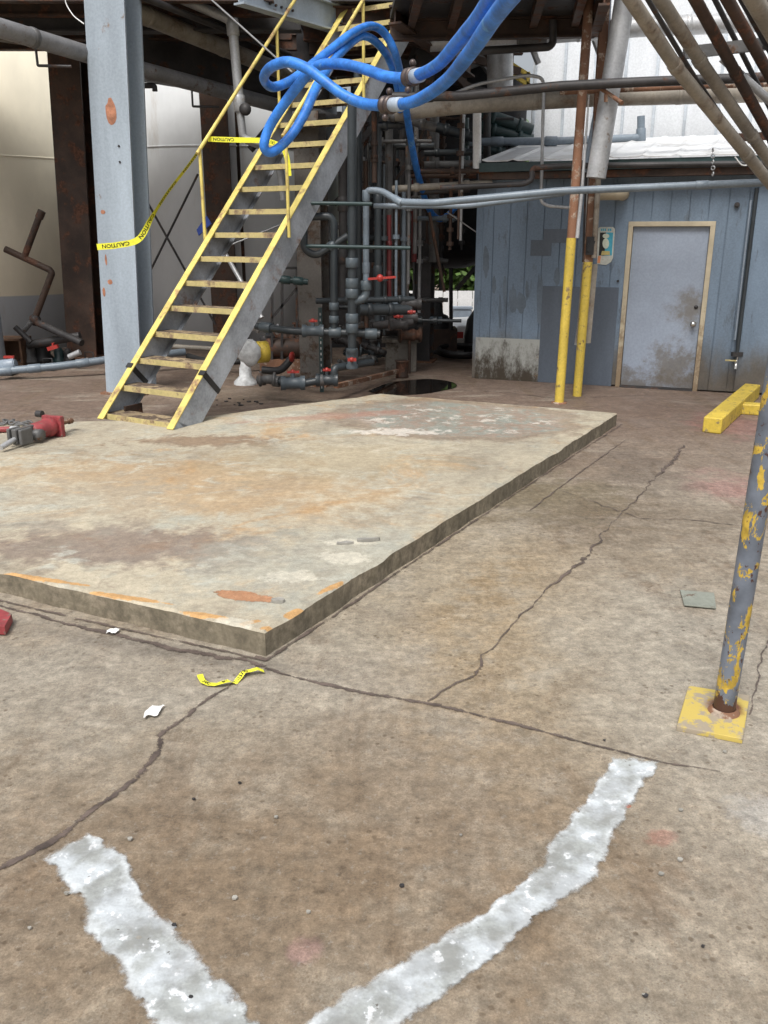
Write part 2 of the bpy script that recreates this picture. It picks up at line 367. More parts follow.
def crack_mat():
    n=N('dark_crack_filler'); c=n.vary((.105,.080,.068),n.noise(9,6,.7),.55,1.5)
    uv=n.n('ShaderNodeUVMap'); sep=n.n('ShaderNodeSeparateXYZ'); n.l(uv.outputs[0],sep.inputs[0])
    e=n.math('ABSOLUTE',n.math('SUBTRACT',sep.outputs[1],.5))
    e=n.math('ADD',e,n.math('MULTIPLY',n.math('SUBTRACT',n.noise(24,6,.8),.5),2.0))
    e=n.math('ADD',e,n.math('MULTIPLY',n.math('SUBTRACT',n.noise(3.5,5,.7),.5),1.6))
    return n.done(c,.6,0,alpha=n.math('MULTIPLY',n.step(e,.42,.18),.88))
M['crack']=crack_mat()
def patch_mat():
    n=N('glossy_white_patch_coat'); a=n.noise(9,5,.6)
    c=n.mix(n.step(a,.40,.60),(.37,.39,.38),(.55,.59,.615))
    uv=n.n('ShaderNodeUVMap'); sep=n.n('ShaderNodeSeparateXYZ'); n.l(uv.outputs[0],sep.inputs[0])
    ed=n.math('MULTIPLY',n.math('ABSOLUTE',n.math('SUBTRACT',sep.outputs[1],.5)),2)
    c=n.mix(n.math('MULTIPLY',n.step(n.math('ADD',ed,n.math('MULTIPLY',n.math('SUBTRACT',n.noise(10,5,.7),.5),2.2)),.5,.95),.75),c,(.66,.70,.72))
    c=n.mix(n.math('MULTIPLY',n.step(n.noise(18,4,.6),.60,.64),.9),c,(.80,.83,.85))
    c=n.mix(n.step(n.noise(26,4,.6),.68,.71),c,(.16,.15,.14))
    c=n.mix(n.math('MULTIPLY',n.step(n.noise(5,6,.7),.57,.70),.6),c,(.30,.285,.24))
    e=n.math('ADD',ed,n.math('MULTIPLY',n.math('SUBTRACT',n.noise(13,4,.6),.5),1.0))
    e=n.math('MAXIMUM',e,n.math('ADD',sep.outputs[0],n.math('MULTIPLY',n.math('SUBTRACT',n.noise(22,5,.7),.5),.8)))
    al=n.math('MULTIPLY',n.step(e,.96,.72),n.mix(n.step(n.noise(7,6,.7),.40,.60),(.66,.66,.66),(.96,.96,.96)))
    nb=n.bump(n.noise(16,3,.5),.55,.02,n.bump(n.noise(70,3,.6),.15,.004))
    return n.done(c,n.math('ADD',.18,n.math('MULTIPLY',n.noise(12,3),.35)),0,nb,alpha=al)
M['patch']=patch_mat()

# shed facade frame
F0=gr(473,378); F1=gr(697,391); FD=(F1-F0).normalized(); FN=Vector((FD.y,-FD.x,0))   # FN towards the camera
def fpt(s,z,off=0): return Vector((F0.x,F0.y,0))+FD*s+FN*off+Vector((0,0,z))
def fhit(px,py,off=0):
    d=ray(px,py); p0=Vector((F0.x,F0.y,0))+FN*off; o=Vector((0,0,EYE))
    t=(p0-o).dot(FN)/d.dot(FN); p=o+d*t; return (p-p0).dot(FD),p.z
def siding_mat():
    n=N('mildewed_blue_siding')
    c=n.vary((.16,.218,.290),n.noise(1.6,5,.6,vec=n.mapv((1,1,.3))),.80,1.15)
    c=n.mix(n.math('MULTIPLY',n.step(n.noise(7,7,.72,vec=n.mapv((1,1,.25))),.55,.66),.65),c,(.085,.10,.12))
    sep=n.n('ShaderNodeSeparateXYZ'); n.l(n.pos,sep.inputs[0]); z=sep.outputs[2]
    m=n.math('MULTIPLY',n.step(n.math('ADD',z,n.math('MULTIPLY',n.noise(3,6,.7,vec=n.mapv((1,1,.4))),-.9)),.30,-.28),.92)
    c=n.mix(m,c,n.mix(n.noise(8,5),(.05,.042,.03),(.16,.13,.095)))
    c=n.vary(c,n.noise(50,4),.92,1.08)
    return n.done(c,.62,0,n.bump(n.noise(35,5,.7,vec=n.mapv((1,1,.15))),.2,.004))
M['siding']=siding_mat()
def lowpanel_mat():
    n=N('mouldy_white_panel'); sep=n.n('ShaderNodeSeparateXYZ'); n.l(n.pos,sep.inputs[0])
    v=n.math('ADD',sep.outputs[2],n.math('MULTIPLY',n.noise(7,8,.8,vec=n.mapv((1,1,.5))),-1.6))
    c=n.mix(n.step(v,-.30,-.78),(.34,.35,.33),(.045,.034,.022)); c=n.mix(n.math('MULTIPLY',n.step(n.noise(9,5,.7),.6,.7),.5),c,(.2,.12,.06))
    return n.done(c,.7)
M['lowpanel']=lowpanel_mat()

def door_mat():
    n=N('smudged_grey_door_paint'); c=n.vary((.265,.31,.385),n.noise(1.5,4),.93,1.06)
    sep=n.n('ShaderNodeSeparateXYZ'); n.l(n.pos,sep.inputs[0])
    v=n.math('ADD',sep.outputs[2],n.math('MULTIPLY',n.noise(4,7,.75),-1.1))
    # hand-soiled area around the knob
    s_,z_=fhit(690,308); p=fpt(s_,z_)
    di=n.n('ShaderNodeVectorMath',operation='DISTANCE'); n.l(n.pos,di.inputs[0]); di.inputs[1].default_value=p
    s2_,z2_=fhit(672,366); p2=fpt(s2_,z2_); d2=n.n('ShaderNodeVectorMath',operation='DISTANCE'); n.l(n.pos,d2.inputs[0]); d2.inputs[1].default_value=p2
    k2=n.step(n.math('ADD',d2.outputs['Value'],n.math('MULTIPLY',n.math('SUBTRACT',n.noise(7,7,.75),.5),.9)),.36,.10)
    c=n.mix(n.math('MULTIPLY',k2,.75),c,n.mix(n.noise(22,5),(.07,.055,.04),(.19,.165,.12)))
    k=n.step(n.math('ADD',di.outputs['Value'],n.math('MULTIPLY',n.math('SUBTRACT',n.noise(6,7,.75),.5),.9)),.32,.0)
    c=n.mix(n.math('MULTIPLY',k,.75),c,(.14,.12,.09))
    c=n.mix(n.math('MULTIPLY',n.step(v,-.22,-.52),.8),c,(.12,.10,.075))
    return n.done(n.vary(c,n.noise(40,4),.94,1.06),.5)
M['door']=door_mat()
def roof_mat():
    n=N('white_roof_sheet'); c=n.vary((.72,.74,.76),n.noise(2,5),.85,1.05)
    c=n.mix(n.math('MULTIPLY',n.step(n.noise(1.2,6,.7),.50,.62),.6),c,(.40,.39,.37))
    return n.done(c,.45)
M['roof']=roof_mat()
def tank_mat(name,top,band,zb):
    n=N(name); c=n.vary(top,n.noise(.9,5,.6,vec=n.mapv((1,1,.5))),.88,1.08)
    sep=n.n('ShaderNodeSeparateXYZ'); n.l(n.pos,sep.inputs[0])
    c=n.mix(n.step(sep.outputs[2],zb+.01,zb-.01),c,band)
    c=n.mix(n.math('MULTIPLY',n.step(n.noise(2,7,.7,vec=n.mapv((1,1,.2))),.60,.72),.35),c,(.35,.28,.2))
    return n.done(c,.5,0,n.bump(n.noise(2.5,3),.2,.03))
M['tank_cream']=tank_mat('cream_tank_paint',(.88,.82,.66),(.48,.52,.56),.85)
M['tank_grey']=tank_mat('grey_white_tank_paint',(.74,.77,.79),(.55,.58,.60),-1)
def leaf_mat():
    n=N('tree_leaf'); c=n.mix(n.noise(.8,4),(.045,.10,.02),(.12,.20,.045)); return n.done(c,.6)
M['leaf']=leaf_mat()
def water_mat():
    n=N('dark_puddle_water'); return n.done((.012,.010,.009),.03,0,n.bump(n.noise(6,2),.02,.01))
M['water']=water_mat()
def post_mat():   # peeling: grey over yellow
    n=N('peeling_grey_and_yellow_paint'); nz=n.noise(17,6,.68,dist=.5,vec=n.mapv((1,1,.55)))
    sep=n.n('ShaderNodeSeparateXYZ'); n.l(n.pos,sep.inputs[0])
    th=n.math('ADD',nz,n.math('MULTIPLY',n.step(sep.outputs[2],.6,.0),.06))
    c=n.mix(n.step(th,.56,.575),n.vary((.135,.155,.19),n.noise(8,4),.75,1.2),n.vary((.50,.34,.05),n.noise(30,4),.7,1.2))
    rz=n.step(n.math('ADD',n.noise(26,5,.7,vec=n.mapv((1,1,.6))),n.math('MULTIPLY',n.step(sep.outputs[2],.14,.02),.35)),.605,.625)
    c=n.mix(rz,c,(.07,.03,.022)); return n.done(c,.5,0,n.bump(nz,.4,.006))
M['post']=post_mat()
def plate_mat():
    n=N('worn_yellow_base_plate'); nz=n.noise(9,7,.7)
    c=n.mix(n.step(nz,.50,.56),(.52,.40,.10),(.33,.28,.21)); p=gr(723,712)
    di=n.n('ShaderNodeVectorMath',operation='DISTANCE'); n.l(n.pos,di.inputs[0]); di.inputs[1].default_value=p
    c=n.mix(n.step(n.math('ADD',di.outputs['Value'],n.math('MULTIPLY',nz,.08)),.13,.09),c,(.16,.065,.035))
    return n.done(c,.65,0,n.bump(nz,.4,.01))
M['plate']=plate_mat()

# ------------------------------------------------------------------ ground
def build_ground():
    xs=[-250,-60,-20,-8,0,8,20,60,250]; ys=[-60,-10,0,8,15.6,18.2,26,60,300]
    zf=lambda y: 0 if y<=15.6 else -1.0
    mb=MB(); vs=[(x,y,zf(y)) for y in ys for x in xs]; nx=len(xs)
    fs=[(j*nx+i,j*nx+i+1,(j+1)*nx+i+1,(j+1)*nx+i) for j in range(len(ys)-1) for i in range(nx-1)]
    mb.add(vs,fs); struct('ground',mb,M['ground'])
build_ground()
def strip(name, pts, widths, m, z=.004, kind='structure', step=.02, jitter=0):
    P=[gr(x,y,z) for x,y in pts]; n=len(P)
    # densify
    Q=[];W=[]
    for i in range(n-1):
        k=max(1,int((P[i+1]-P[i]).length/ .04)); 
        for j in range(k):
            t=j/k; Q.append(P[i].lerp(P[i+1],t)); W.append(widths[i]*(1-t)+widths[i+1]*t)
    Q.append(P[-1]); W.append(widths[-1])
    mb=MB(); vs=[];uv=[]
    for i,q in enumerate(Q):
        a=Q[max(0,i-1)]; b=Q[min(len(Q)-1,i+1)]; d=(b-a).normalized(); s=Vector((-d.y,d.x,0))
        q=q+s*jitter*mnoise.noise(q*9)
        vs += [q+s*W[i]/2,q-s*W[i]/2]; uv += [(i*.04,1),(i*.04,0)]
    mb.add(vs,[(2*i,2*i+1,2*i+3,2*i+2) for i in range(len(Q)-1)])
    return struct(name,mb,m,uv=uv,kind=kind)
strip('floor_crack',[(-40,880),(0,868),(60,835),(100,805),(135,780),(158,750),(160,736),(200,705),(245,674),(262,664)],[.03,.03,.03,.03,.03,.035,.035,.025,.02,.02],M['crack'],jitter=.012)
strip('floor_crack',[(265,668),(320,683),(380,695),(430,703),(510,722),(560,735),(610,750),(680,765),(720,772)],[.022,.028,.028,.028,.026,.02,.016,.012,.006],M['crack'],.0045,jitter=.012)
strip('floor_crack',[(-40,596),(0,605),(60,622),(130,637),(185,651),(240,659),(264,667)],[.02,.02,.03,.04,.045,.035,.03],M['crack'],.005,jitter=.02)
strip('floor_crack',[(425,700),(450,688),(472,674),(482,655),(500,640),(520,615),(545,590),(572,570),(583,560),(600,540),(612,522),(632,505),(655,478),(672,462),(684,445)],[.010,.012,.028,.010,.010,.014,.010,.026,.04,.014,.010,.012,.016,.06,.02],M['crack'],.0055,jitter=.035)
strip('floor_crack',[(800,610),(768,640),(758,665),(757,690),(750,715)],[.01]*5,M['crack'],.005,jitter=.02)
strip('floor_crack',[(530,510),(560,487),(590,465),(625,440)],[.012,.016,.014,.01],M['crack'],.005,jitter=.01)
strip('floor_crack',[(768,530),(700,520),(640,518),(560,490)],[.008,.014,.012,.008],M['crack'],.006,jitter=.03)
strip('floor_crack',[(640,395),(560,398),(500,392),(440,388)],[.01,.02,.02,.01],M['crack'],.006,jitter=.03)

def edge_patch(name,L,Rr,z):
    # L,Rr: left/right pixel edges, equal counts
    n=24; mb=MB(); vs=[];uv=[]
    def samp(E,t):
        k=t*(len(E)-1); i=min(int(k),len(E)-2); f=k-i
        a=gr(*E[i],z); b=gr(*E[i+1],z); return a.lerp(b,f)
    rows=60; cols=8
    for r in range(rows+1):
        t=r/rows; a=samp(L,t); b=samp(Rr,t); m=(a+b)/2; a=m+(a-m)*1.0; b=m+(b-m)*1.0
        for c in range(cols+1):
            vs.append(a.lerp(b,c/cols)); uv.append((1.0-t*1.0 if False else (.99-t*.99 if t<.02 else .0)+ (0), c/cols))
    # first rows get a ragged start: u ramps down from 1
    uv=[((1.02-(i//(cols+1))/rows*14) if (i//(cols+1))<rows/14 else 0, v) for i,(u,v) in enumerate(uv)]
    mb.add(vs,[(r*(cols+1)+c,r*(cols+1)+c+1,(r+1)*(cols+1)+c+1,(r+1)*(cols+1)+c) for r in range(rows) for c in range(cols)])
    struct(name,mb,M['patch'],uv=uv)
edge_patch('floor_patch',[(38,858),(78,905),(85,935),(112,965),(130,1000),(160,1040),(200,1090)],[(88,830),(128,855),(145,895),(175,925),(215,965),(268,1030),(330,1090)],.009)
edge_patch('floor_patch',[(614,752),(590,790),(558,830),(525,875),(490,905),(440,935),(385,968),(325,1003),(275,1045),(200,1100)],[(664,760),(645,787),(618,835),(597,880),(540,918),(500,955),(462,985),(415,1018),(380,1055),(330,1110)],.011)

strip('pad_joint',[(255,656),(266,659),(330,618),(400,570),(480,517),(560,464),(622,424)],[.02,.03,.022,.022,.022,.022,.02],M['crack'],.007,jitter=.008)
strip('pad_joint',[(266,660),(180,641),(90,621),(0,600),(-40,590)],[.02,.016,.02,.018,.018],M['crack'],.0075,jitter=.008)
# puddle
def disc_poly(name,pts,m,z):
    mb=MB(); P=[gr(x,y,z) for x,y in pts]; mb.add(P,[tuple(range(len(P)))]); return mb
pud=MB(); P=[gr(x,y,.006) for x,y in [(368,391),(385,384),(400,381),(430,379),(452,382),(456,387),(440,391),(425,393.5),(400,395),(380,395)]]
pud.add(catmull(P+[P[0]],5)[:-1],[tuple(range(50))]) if len(catmull(P+[P[0]],5)[:-1])==50 else pud.add(P,[tuple(range(len(P)))])
struct('puddle',pud,M['water'])

# ------------------------------------------------------------------ raised pad
def build_pad():
    cor=[gr(265,632,PZ),gr(618,413,PZ),gr(380,393.5,PZ),gr(318,402,PZ),gr(262,409,PZ),gr(205,416,PZ),gr(110,420,PZ),gr(0,424,PZ),gr(-120,430,PZ)]
    a=gr(265,632,PZ); b=gr(0,572,PZ); fl=a+(b-a)*2.2; cor.append(fl)
    out=[]; n=len(cor)
    for i in range(n):
        p,q=cor[i],cor[(i+1)%n]; k=max(2,int((q-p).length/.035))
        for j in range(k): out.append(p.lerp(q,j/k))
    m=len(out); mb=MB(); top=[];edge=[];bot=[]
    for i in range(m):
        d=(out[(i+1)%m]-out[i-1]).normalized(); nr=Vector((d.y,-d.x,0))   # outward for ccw
        p=out[i]; j=mnoise.noise(p*5)*.010+mnoise.noise(p*22)*.005
        ch=max(0,mnoise.noise(p*3+Vector((5,0,0)))-.08)*.05
        e=p+nr*(j-.004)
        bot.append(Vector((e.x,e.y,-.02))+nr*.006*mnoise.noise(p*4)); edge.append(Vector((e.x,e.y,PZ-.010-ch*.5))); top.append(Vector((e.x,e.y,PZ))-nr*(.012+ch))
    vs=bot+edge+top
    fs=[(i,(i+1)%m,m+(i+1)%m,m+i) for i in range(m)]+[(m+i,m+(i+1)%m,2*m+(i+1)%m,2*m+i) for i in range(m)]
    mb.add(vs,fs); mb.add(top,[tuple(range(m))])
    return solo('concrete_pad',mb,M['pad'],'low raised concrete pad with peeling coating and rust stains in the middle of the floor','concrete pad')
pad=build_pad()
def chip(name,px,py,z,r,m,label,cat,h=.02,sq=(1,.6),group=None,rot=0,seg=9):
    p=gr(px,py,z); mb=MB(); ring=[]
    for k in range(seg):
        a=2*math.pi*k/seg; rr=r*(1+.3*mnoise.noise(Vector((k*1.7,px,py))))
        v=Vector((math.cos(a)*rr*sq[0],math.sin(a)*rr*sq[1],0)); v=Matrix.Rotation(rot,3,'Z')@v; ring.append(p+v)
    mb.add(ring+[q+Vector((0,0,h))*(.7+.4*random.random()) for q in ring],[(i,(i+1)%seg,seg+(i+1)%seg,seg+i) for i in range(seg)]+[tuple(range(seg,2*seg))])
    return solo(name,mb,m,label,cat,group)
M['chip']=paint('grey_cement_flake',(.30,.29,.26),.8,lo=.8,hi=1.15,s1=9)
M['slate']=paint('greenish_grey_plate',(.22,.235,.20),.7,col2=(.16,.12,.09),thr=.62,s2=14)
chip('concrete_flake',278,602,PZ+.001,.033,M['chip'],'small grey concrete flake beside the orange spall on the pad','rubble',.02)
chip('concrete_flake',368,541,PZ+.001,.07,M['chip'],'thin lifted concrete flake near the pad right edge','rubble',.02,sq=(1,.25),rot=.2)
chip('concrete_flake',345,544,PZ+.001,.05,M['chip'],'smaller lifted flake just left of the long one on the pad','rubble',.015,sq=(1,.25),rot=.1)

# floor debris
def quad_thing(name,px4,m,label,cat,h,z=0.007,bevel=.002):
    P=[gr(x,y,z) for x,y in px4]; mb=MB(); mb.hexa(P+[p+Vector((0,0,h)) for p in P]); return solo(name,mb,m,label,cat,bevel=bevel)
quad_thing('metal_plate',[(684,606),(716,609),(714,594),(680,591)],M['slate'],'thin grey plate fragment lying on the floor left of the peeling post','plate',.008)
def scrap(px,py,rx,ry,label):
    c=gr(px,py,.008); t=MB(); n_=7; P=[]
    for a in range(n_+1):
        for b in range(n_+1):
            x=(a/n_-.5)*2; y=(b/n_-.5)*2; q=mnoise.noise(Vector((x*1.5,y*1.5,px)))
            P.append(c+Vector((x*rx*(1+.35*q)+.2*ry*y,y*ry*(1-.35*q),.006+.012*abs(mnoise.noise(Vector((x*3,y*3,py)))))))
    f=[(a*(n_+1)+b,(a+1)*(n_+1)+b,(a+1)*(n_+1)+b+1,a*(n_+1)+b+1) for a in range(n_) for b in range(n_)]
    t.add(P,f); o=solo('paper_scrap',t,M['paper'],label,'paper'); m_=o.modifiers.new('Solid','SOLIDIFY'); m_.thickness=.001
scrap(154,712,.026,.04,'small crumpled white paper scrap on the floor below the caution tape piece')
scrap(113,632,.024,.022,'tiny pale scrap on the floor beside the pad front edge')
quad_thing('red_brick',[(-14,634),(6,635),(13,622),(-8,613)],M['redtool'],'faded red block end at the left edge of the floor','block',.045)
rb=random.Random(3)
spec=[]
for i in range(26):
    px,py=rb.uniform(20,750),rb.uniform(560,1000)
    if 0<px<330 and py<665: continue
    chip('pebble',px,py,.005,rb.uniform(.004,.009),M['chip'] if i%3 else M['dark_steel'],'tiny stone crumb lying loose on the concrete floor','pebble',.006,sq=(1,.8),group='stone crumbs on the floor',seg=6)
for i in range(14):
    px,py=rb.uniform(215,262),rb.uniform(398,410)
    chip('soil_crumb',px,py,PZ+.001 if py>409 else .005,rb.uniform(.01,.025),M['dark_steel'],'small dark dirt crumb on the ground right of the stair foot','dirt',.01,group='dirt crumbs by the stair foot',seg=6)

# ------------------------------------------------------------------ stair
R0=gr(172,430,PZ); L0=gr(99,419,PZ)
wv=(L0-R0); wid=wv.length; wv.normalize(); rv=Vector((-wv.y,wv.x,0))
if rv.y<0: rv=-rv
# slope: right flange passes pixel (393,30)
d=ray(396,28); k=d.x/d.y
s1=(k*R0.y-R0.x)/(rv.x-k*rv.y); p1=R0+rv*s1; Yt=p1.y; z1=EYE+Yt*d.z/d.y
slope=(z1-PZ)/s1
sd=(rv+Vector((0,0,slope))).normalized(); nrm=wv.cross(sd); nrm = nrm if nrm.z>0 else -nrm
def sp(base,h): return base+rv*(h/slope)+Vector((0,0,h))    # point on stringer line at height h
TOP=4.75
stair=thing('staircase','steep steel staircase with pale yellow treads and grey stringers rising from the pad','staircase',(R0+L0)/2)
for i,(base,side) in enumerate(((L0,1),(R0,-1))):
    a=sp(base,0); b=sp(base,TOP-PZ); mb=MB()
    D=.27
    # web: parallelogram plate cut level at the floor
    o=nrm*(-D/2)
    mb.bar(a+o+sd*.10,b+o,.012,D,up=nrm)
    mb.add([a+wv*.006,a-wv*.006,a+sd*.10-wv*.006,a+sd*.10+wv*.006,a+rv*(D*.72)+wv*.006,a+rv*(D*.72)-wv*.006,a+sd*.10-nrm*D+wv*.006,a+sd*.10-nrm*D-wv*.006],
           [(0,3,6,4),(1,5,7,2),(0,1,2,3),(0,4,5,1),(4,6,7,5)])
    st=part('stringer',mb,M['stringer'],stair)
    # lower flange
    f=MB(); f.bar(a+sd*.12-nrm*(D-.004)+wv*side*-.03,b-nrm*(D-.004)+wv*side*-.03,.06,.010,up=nrm); part('lower_flange',f,M['stringer'],st)
    f=MB(); f.bar(a+nrm*.006-wv*side*.022,b+nrm*.006-wv*side*.022,.075,.010,up=nrm); part('top_flange',f,M['yellow_steel'],st)
ntr=19
for i in range(ntr):
    h=.055+i*.233
    l=sp(L0,h)-nrm*.02; r_=sp(R0,h)-nrm*.02
    t=MB(); l=l-wv*.008; r_=r_+wv*.008
    sag=Vector((0,0,-.012*random.random()))
    t.bar(l+rv*.10,r_+rv*.10,.225,.006)
    t.bar(l+rv*.215+Vector((0,0,-.020)),r_+rv*.215+Vector((0,0,-.020)),.006,.035)
    tr=part('tread',t,M['tread_top'],stair)
    t=MB(); t.bar(l-rv*.014+Vector((0,0,-.020)),r_-rv*.014+Vector((0,0,-.020))+sag*.3,.010,.052); part('nosing',t,M['yellow_steel2'],tr)
# foot gusset brackets and heat-marked clamp bands
g=MB(); q=sp(L0,.13); g.bar(q-wv*.1+rv*.1-Vector((0,0,.11)),q-wv*.1+rv*.32-Vector((0,0,.11)),.02,.14); part('foot_bracket',g,M['brown_steel'],stair)
for base,side in ((L0,-1),(R0,-1)):
    g=MB(); q=sp(base,.44); g.bar(q+nrm*.016+wv*.012*side,q-nrm*.27+wv*.012*side,.05,.014,up=wv); g.bar(q+nrm*.014-wv*.035,q+nrm*.014+wv*.035,.05,.016,up=nrm)
    part('clamp_band',g,M['black'],stair,'scorched black band around stringer')
def rail(base,off,px_list,hs,h0,h1,label=None):
    H=.86; o=wv*off
    t=MB(); a=sp(base,h0)+o+Vector((0,0,H)); b=sp(base,h1)+o+Vector((0,0,H)); t.tube([a,b],.019,10); part('handrail',t,M['yellow_steel'],stair)
    for h in hs:
        t=MB(); t.tube([sp(base,h)+o-Vector((0,0,.12)),sp(base,h)+o+Vector((0,0,H))],.017,10); part('handrail_post',t,M['yellow_steel'],stair)
rail(L0,.03,None,(1.62,2.95,4.3),1.58,TOP-.1)
rail(R0,-.03,None,(1.75,3.15,4.5),1.7,TOP-.1)

# ------------------------------------------------------------------ columns
def column(name,px,pyb,wpx,top,label,m,Y=None,rot=0,depth=None,lean=0):
    g=gr(px,pyb); w=wpx/FOC*math.hypot(g.x,g.y)
    d=depth or w; e=thing(name,label,'column',g); a=g; b=g+Vector((lean*top,0,top)); U=Matrix.Rotation(rot,3,'Z')@Vector((0,1,0)); S=Matrix.Rotation(rot,3,'Z')@Vector((1,0,0))
    for sgn in (-1,1):
        t=MB(); t.bar(a+U*sgn*(d/2-.012),b+U*sgn*(d/2-.012),w,.024,up=U); part('flange',t,m,e)
    t=MB(); t.bar(a,b,d-.05,.016,up=S); part('web',t,m,e)
    t=MB(); t.box(a+Vector((0,0,.012)),(w+.1,d+.1,.024),rot); part('base_plate',t,M['rust'],e)
    return e
colmn=column('steel_column',132,392,37,6.5,'tall pale blue-grey steel column with a rust spot beside the stair foot',M['grey_paint'],rot=R(-14),depth=.36,lean=.042)
# rust scabs + bolt holes on the column
def onfront(px,py,Y): return at(px,py,Y)
cbase=gr(132,392); U=Matrix.Rotation(R(-14),3,'Z')@Vector((0,1,0)); S_=Matrix.Rotation(R(-14),3,'Z')@Vector((1,0,0))
LEAN=.042
def colhit(px,py):
    p0=cbase-U*(.18+.001); d=ray(px,py); E=Vector((0,0,EYE)); t=((p0-E).dot(U)+LEAN*EYE*U.x)/(d.dot(U)-LEAN*d.z*U.x); return E+d*t
M['rustspot']=paint('rust_spot',(.38,.17,.10),.85,lo=.7,hi=1.3,s1=14)
for px,py,rx,rz in ((111,112,.062,.13),(103,212,.028,.022),(110,282,.03,.028),(104,292,.018,.05),(106,260,.012,.06)):
    p=colhit(px,py); ring=[]
    for k in range(14):
        a=2*math.pi*k/14; q=1+.3*mnoise.noise(Vector((k*.9,px,py))); ring.append(p+S_*math.cos(a)*rx*q+Vector((0,0,math.sin(a)*rz*q))-U*.002)
    mb=MB(); mb.add(ring+[r+U*.003 for r in ring],[tuple(range(14))]+[(i,14+i,14+(i+1)%14,(i+1)%14) for i in range(14)]); part('rust_spot',mb,M['rustspot'],colmn)
for px,py in ((119,146),(120,162)):
    p=colhit(px,py); mb=MB(); mb.cyl(p,p-U*.008,.012,8); part('bolt',mb,M['dark_steel'],colmn)
t=MB(); pa=colhit(88,2); pts=[colhit(84,-10)-S_*.02,colhit(70,-2)-S_*.05,colhit(74,14)-S_*.02,colhit(84,24)]; t.tube(catmull(pts),.006,6)
solo('cable_loop',t,M['white'],'thin pale cable loop hanging at the top of the blue-grey column','cable')

column('brown_column',90,357,30,4.3,'dark brown steel column in front of the cream tank',M['brown_steel'],rot=R(-14),depth=.42,lean=.045)
column('brown_column',232,350,26,4.3,'dark brown steel column behind the lower stair flight',M['brown_steel'],rot=R(-14),depth=.4)
column('support_column',316,384,24,3.1,'thick dusty grey steel column standing among the grey plastic piping',paint('dusty_column_steel',(.12,.11,.10),.7,col2=(.08,.055,.04),thr=.55,s2=3),rot=R(-14),depth=.3)
column('support_column',423,361,17,4.3,'narrow dark steel column left of the gap showing the white fence',M['dark_steel'],rot=R(-14),depth=.3)
column('support_column',470,356,9,4.3,'slim dark steel column at the shed left corner',M['dark_steel'],rot=R(-14),depth=.12) if False else None

# ------------------------------------------------------------------ tanks
def tank(name,c,r,z0,z1,m,label,seams=(),cone=False,seamx=()):
    e=thing(name,label,'tank',(c[0],c[1],z0 if not cone else 0))
    mb=MB(); prof=[(0,z0),(r,z0),(r,z1),(r*.6,z1+.25),(0,z1+.35)]
    if cone: prof=[(0,z0),(r*.35,z0),(r*.8,z0+.18),(r,z0+.42),(r,z1),(0,z1+.3)]
    mb.lathe((c[0],c[1],0),prof,64); b=part('shell',mb,m,e)
    for z in seams:
        s=MB(); s.lathe((c[0],c[1],0),[(r-.01,z-.015),(r+.008,z-.012),(r+.008,z+.012),(r-.01,z+.015)],64); part('weld_band',s,m,e)
    for a in seamx:
        s=MB(); x=c[0]+r*math.cos(a); y=c[1]+r*math.sin(a); s.tube([(x,y,z0),(x,y,z1)],.014,6); part('weld_seam',s,m,e)
    return e
tank('storage_tank',(-6.75,15.6),1.95,0,5.2,M['tank_cream'],'large cream storage tank with grey base band at the far left',seams=(2.9,))
tank('storage_tank',(-2.75,16.0),1.95,0,5.2,M['tank_grey'],'large pale grey storage tank behind the staircase',seams=(3.05,),seamx=(R(-128),))
e=tank('vessel',(.9,15.6),1.45,1.22,4.2,M['blacktank'],'big black raised vessel in the shade left of the shed',cone=True)
for a in (35,145,215,325):
    x=.9+1.15*math.cos(R(a)); y=15.6+1.15*math.sin(R(a)); t=MB(); t.cyl((x,y,0),(x,y,1.6),.05,8); part('leg',t,M['dark_steel'],e)
t=MB(); a=gr(2,362); t.cyl(at(-14,350,11.3)*1+Vector((0,0,0)),at(-14,180,11.3)+Vector((0,0,0)),.26,24)
p=gr(-12,372); t=MB(); t.lathe((p.x,p.y,0),[(0,0),(.24,0),(.25,.02),(.25,1.95),(.22,2.1),(.1,2.17),(0,2.18)],32)
solo('upright_cylinder',t,M['grey_paint'],'pale blue-grey upright cylinder cut off by the left edge','cylinder')

# ------------------------------------------------------------------ deck overhead
e=thing('overhead_deck','dark steel deck with joists above the tanks at the top left','deck',(-5,13,4.3))
t=MB(); t.box((-5.6,11.9,4.42),(8.4,2.9,.05)); part('deck_plate',t,M['dark_steel'],e)
for i in range(5):
    y=10.6+i*.65; t=MB(); t.ibeam((-9.4,y,4.28),(-1.2,y,4.28),.12,.2); part('joist',t,M['brown_steel'],e)
e=thing('overhead_deck','dark steel deck above the tangled piping at the top centre with added shading extension','deck',(.5,14,4.3))
t=MB(); t.box((.45,14.2,4.42),(3.1,5.4,.05)); t.box((1.35,10.2,4.42),(2.0,2.58,.05)); part('deck_plate',t,M['dark_steel'],e)  # second plate is an added out-of-view extension that shades the piping
for i in range(6):
    y=11.7+i*.9; t=MB(); t.ibeam((-1.05,y,4.28),(1.95,y,4.28),.12,.2); part('joist',t,M['brown_steel'],e)
def beamthing(name,a,b,w,h,m,label,cat='beam',I=False,group=None):
    t=MB(); (t.ibeam if I else t.bar)(a,b,w,h); return solo(name,t,m,label,cat,group)
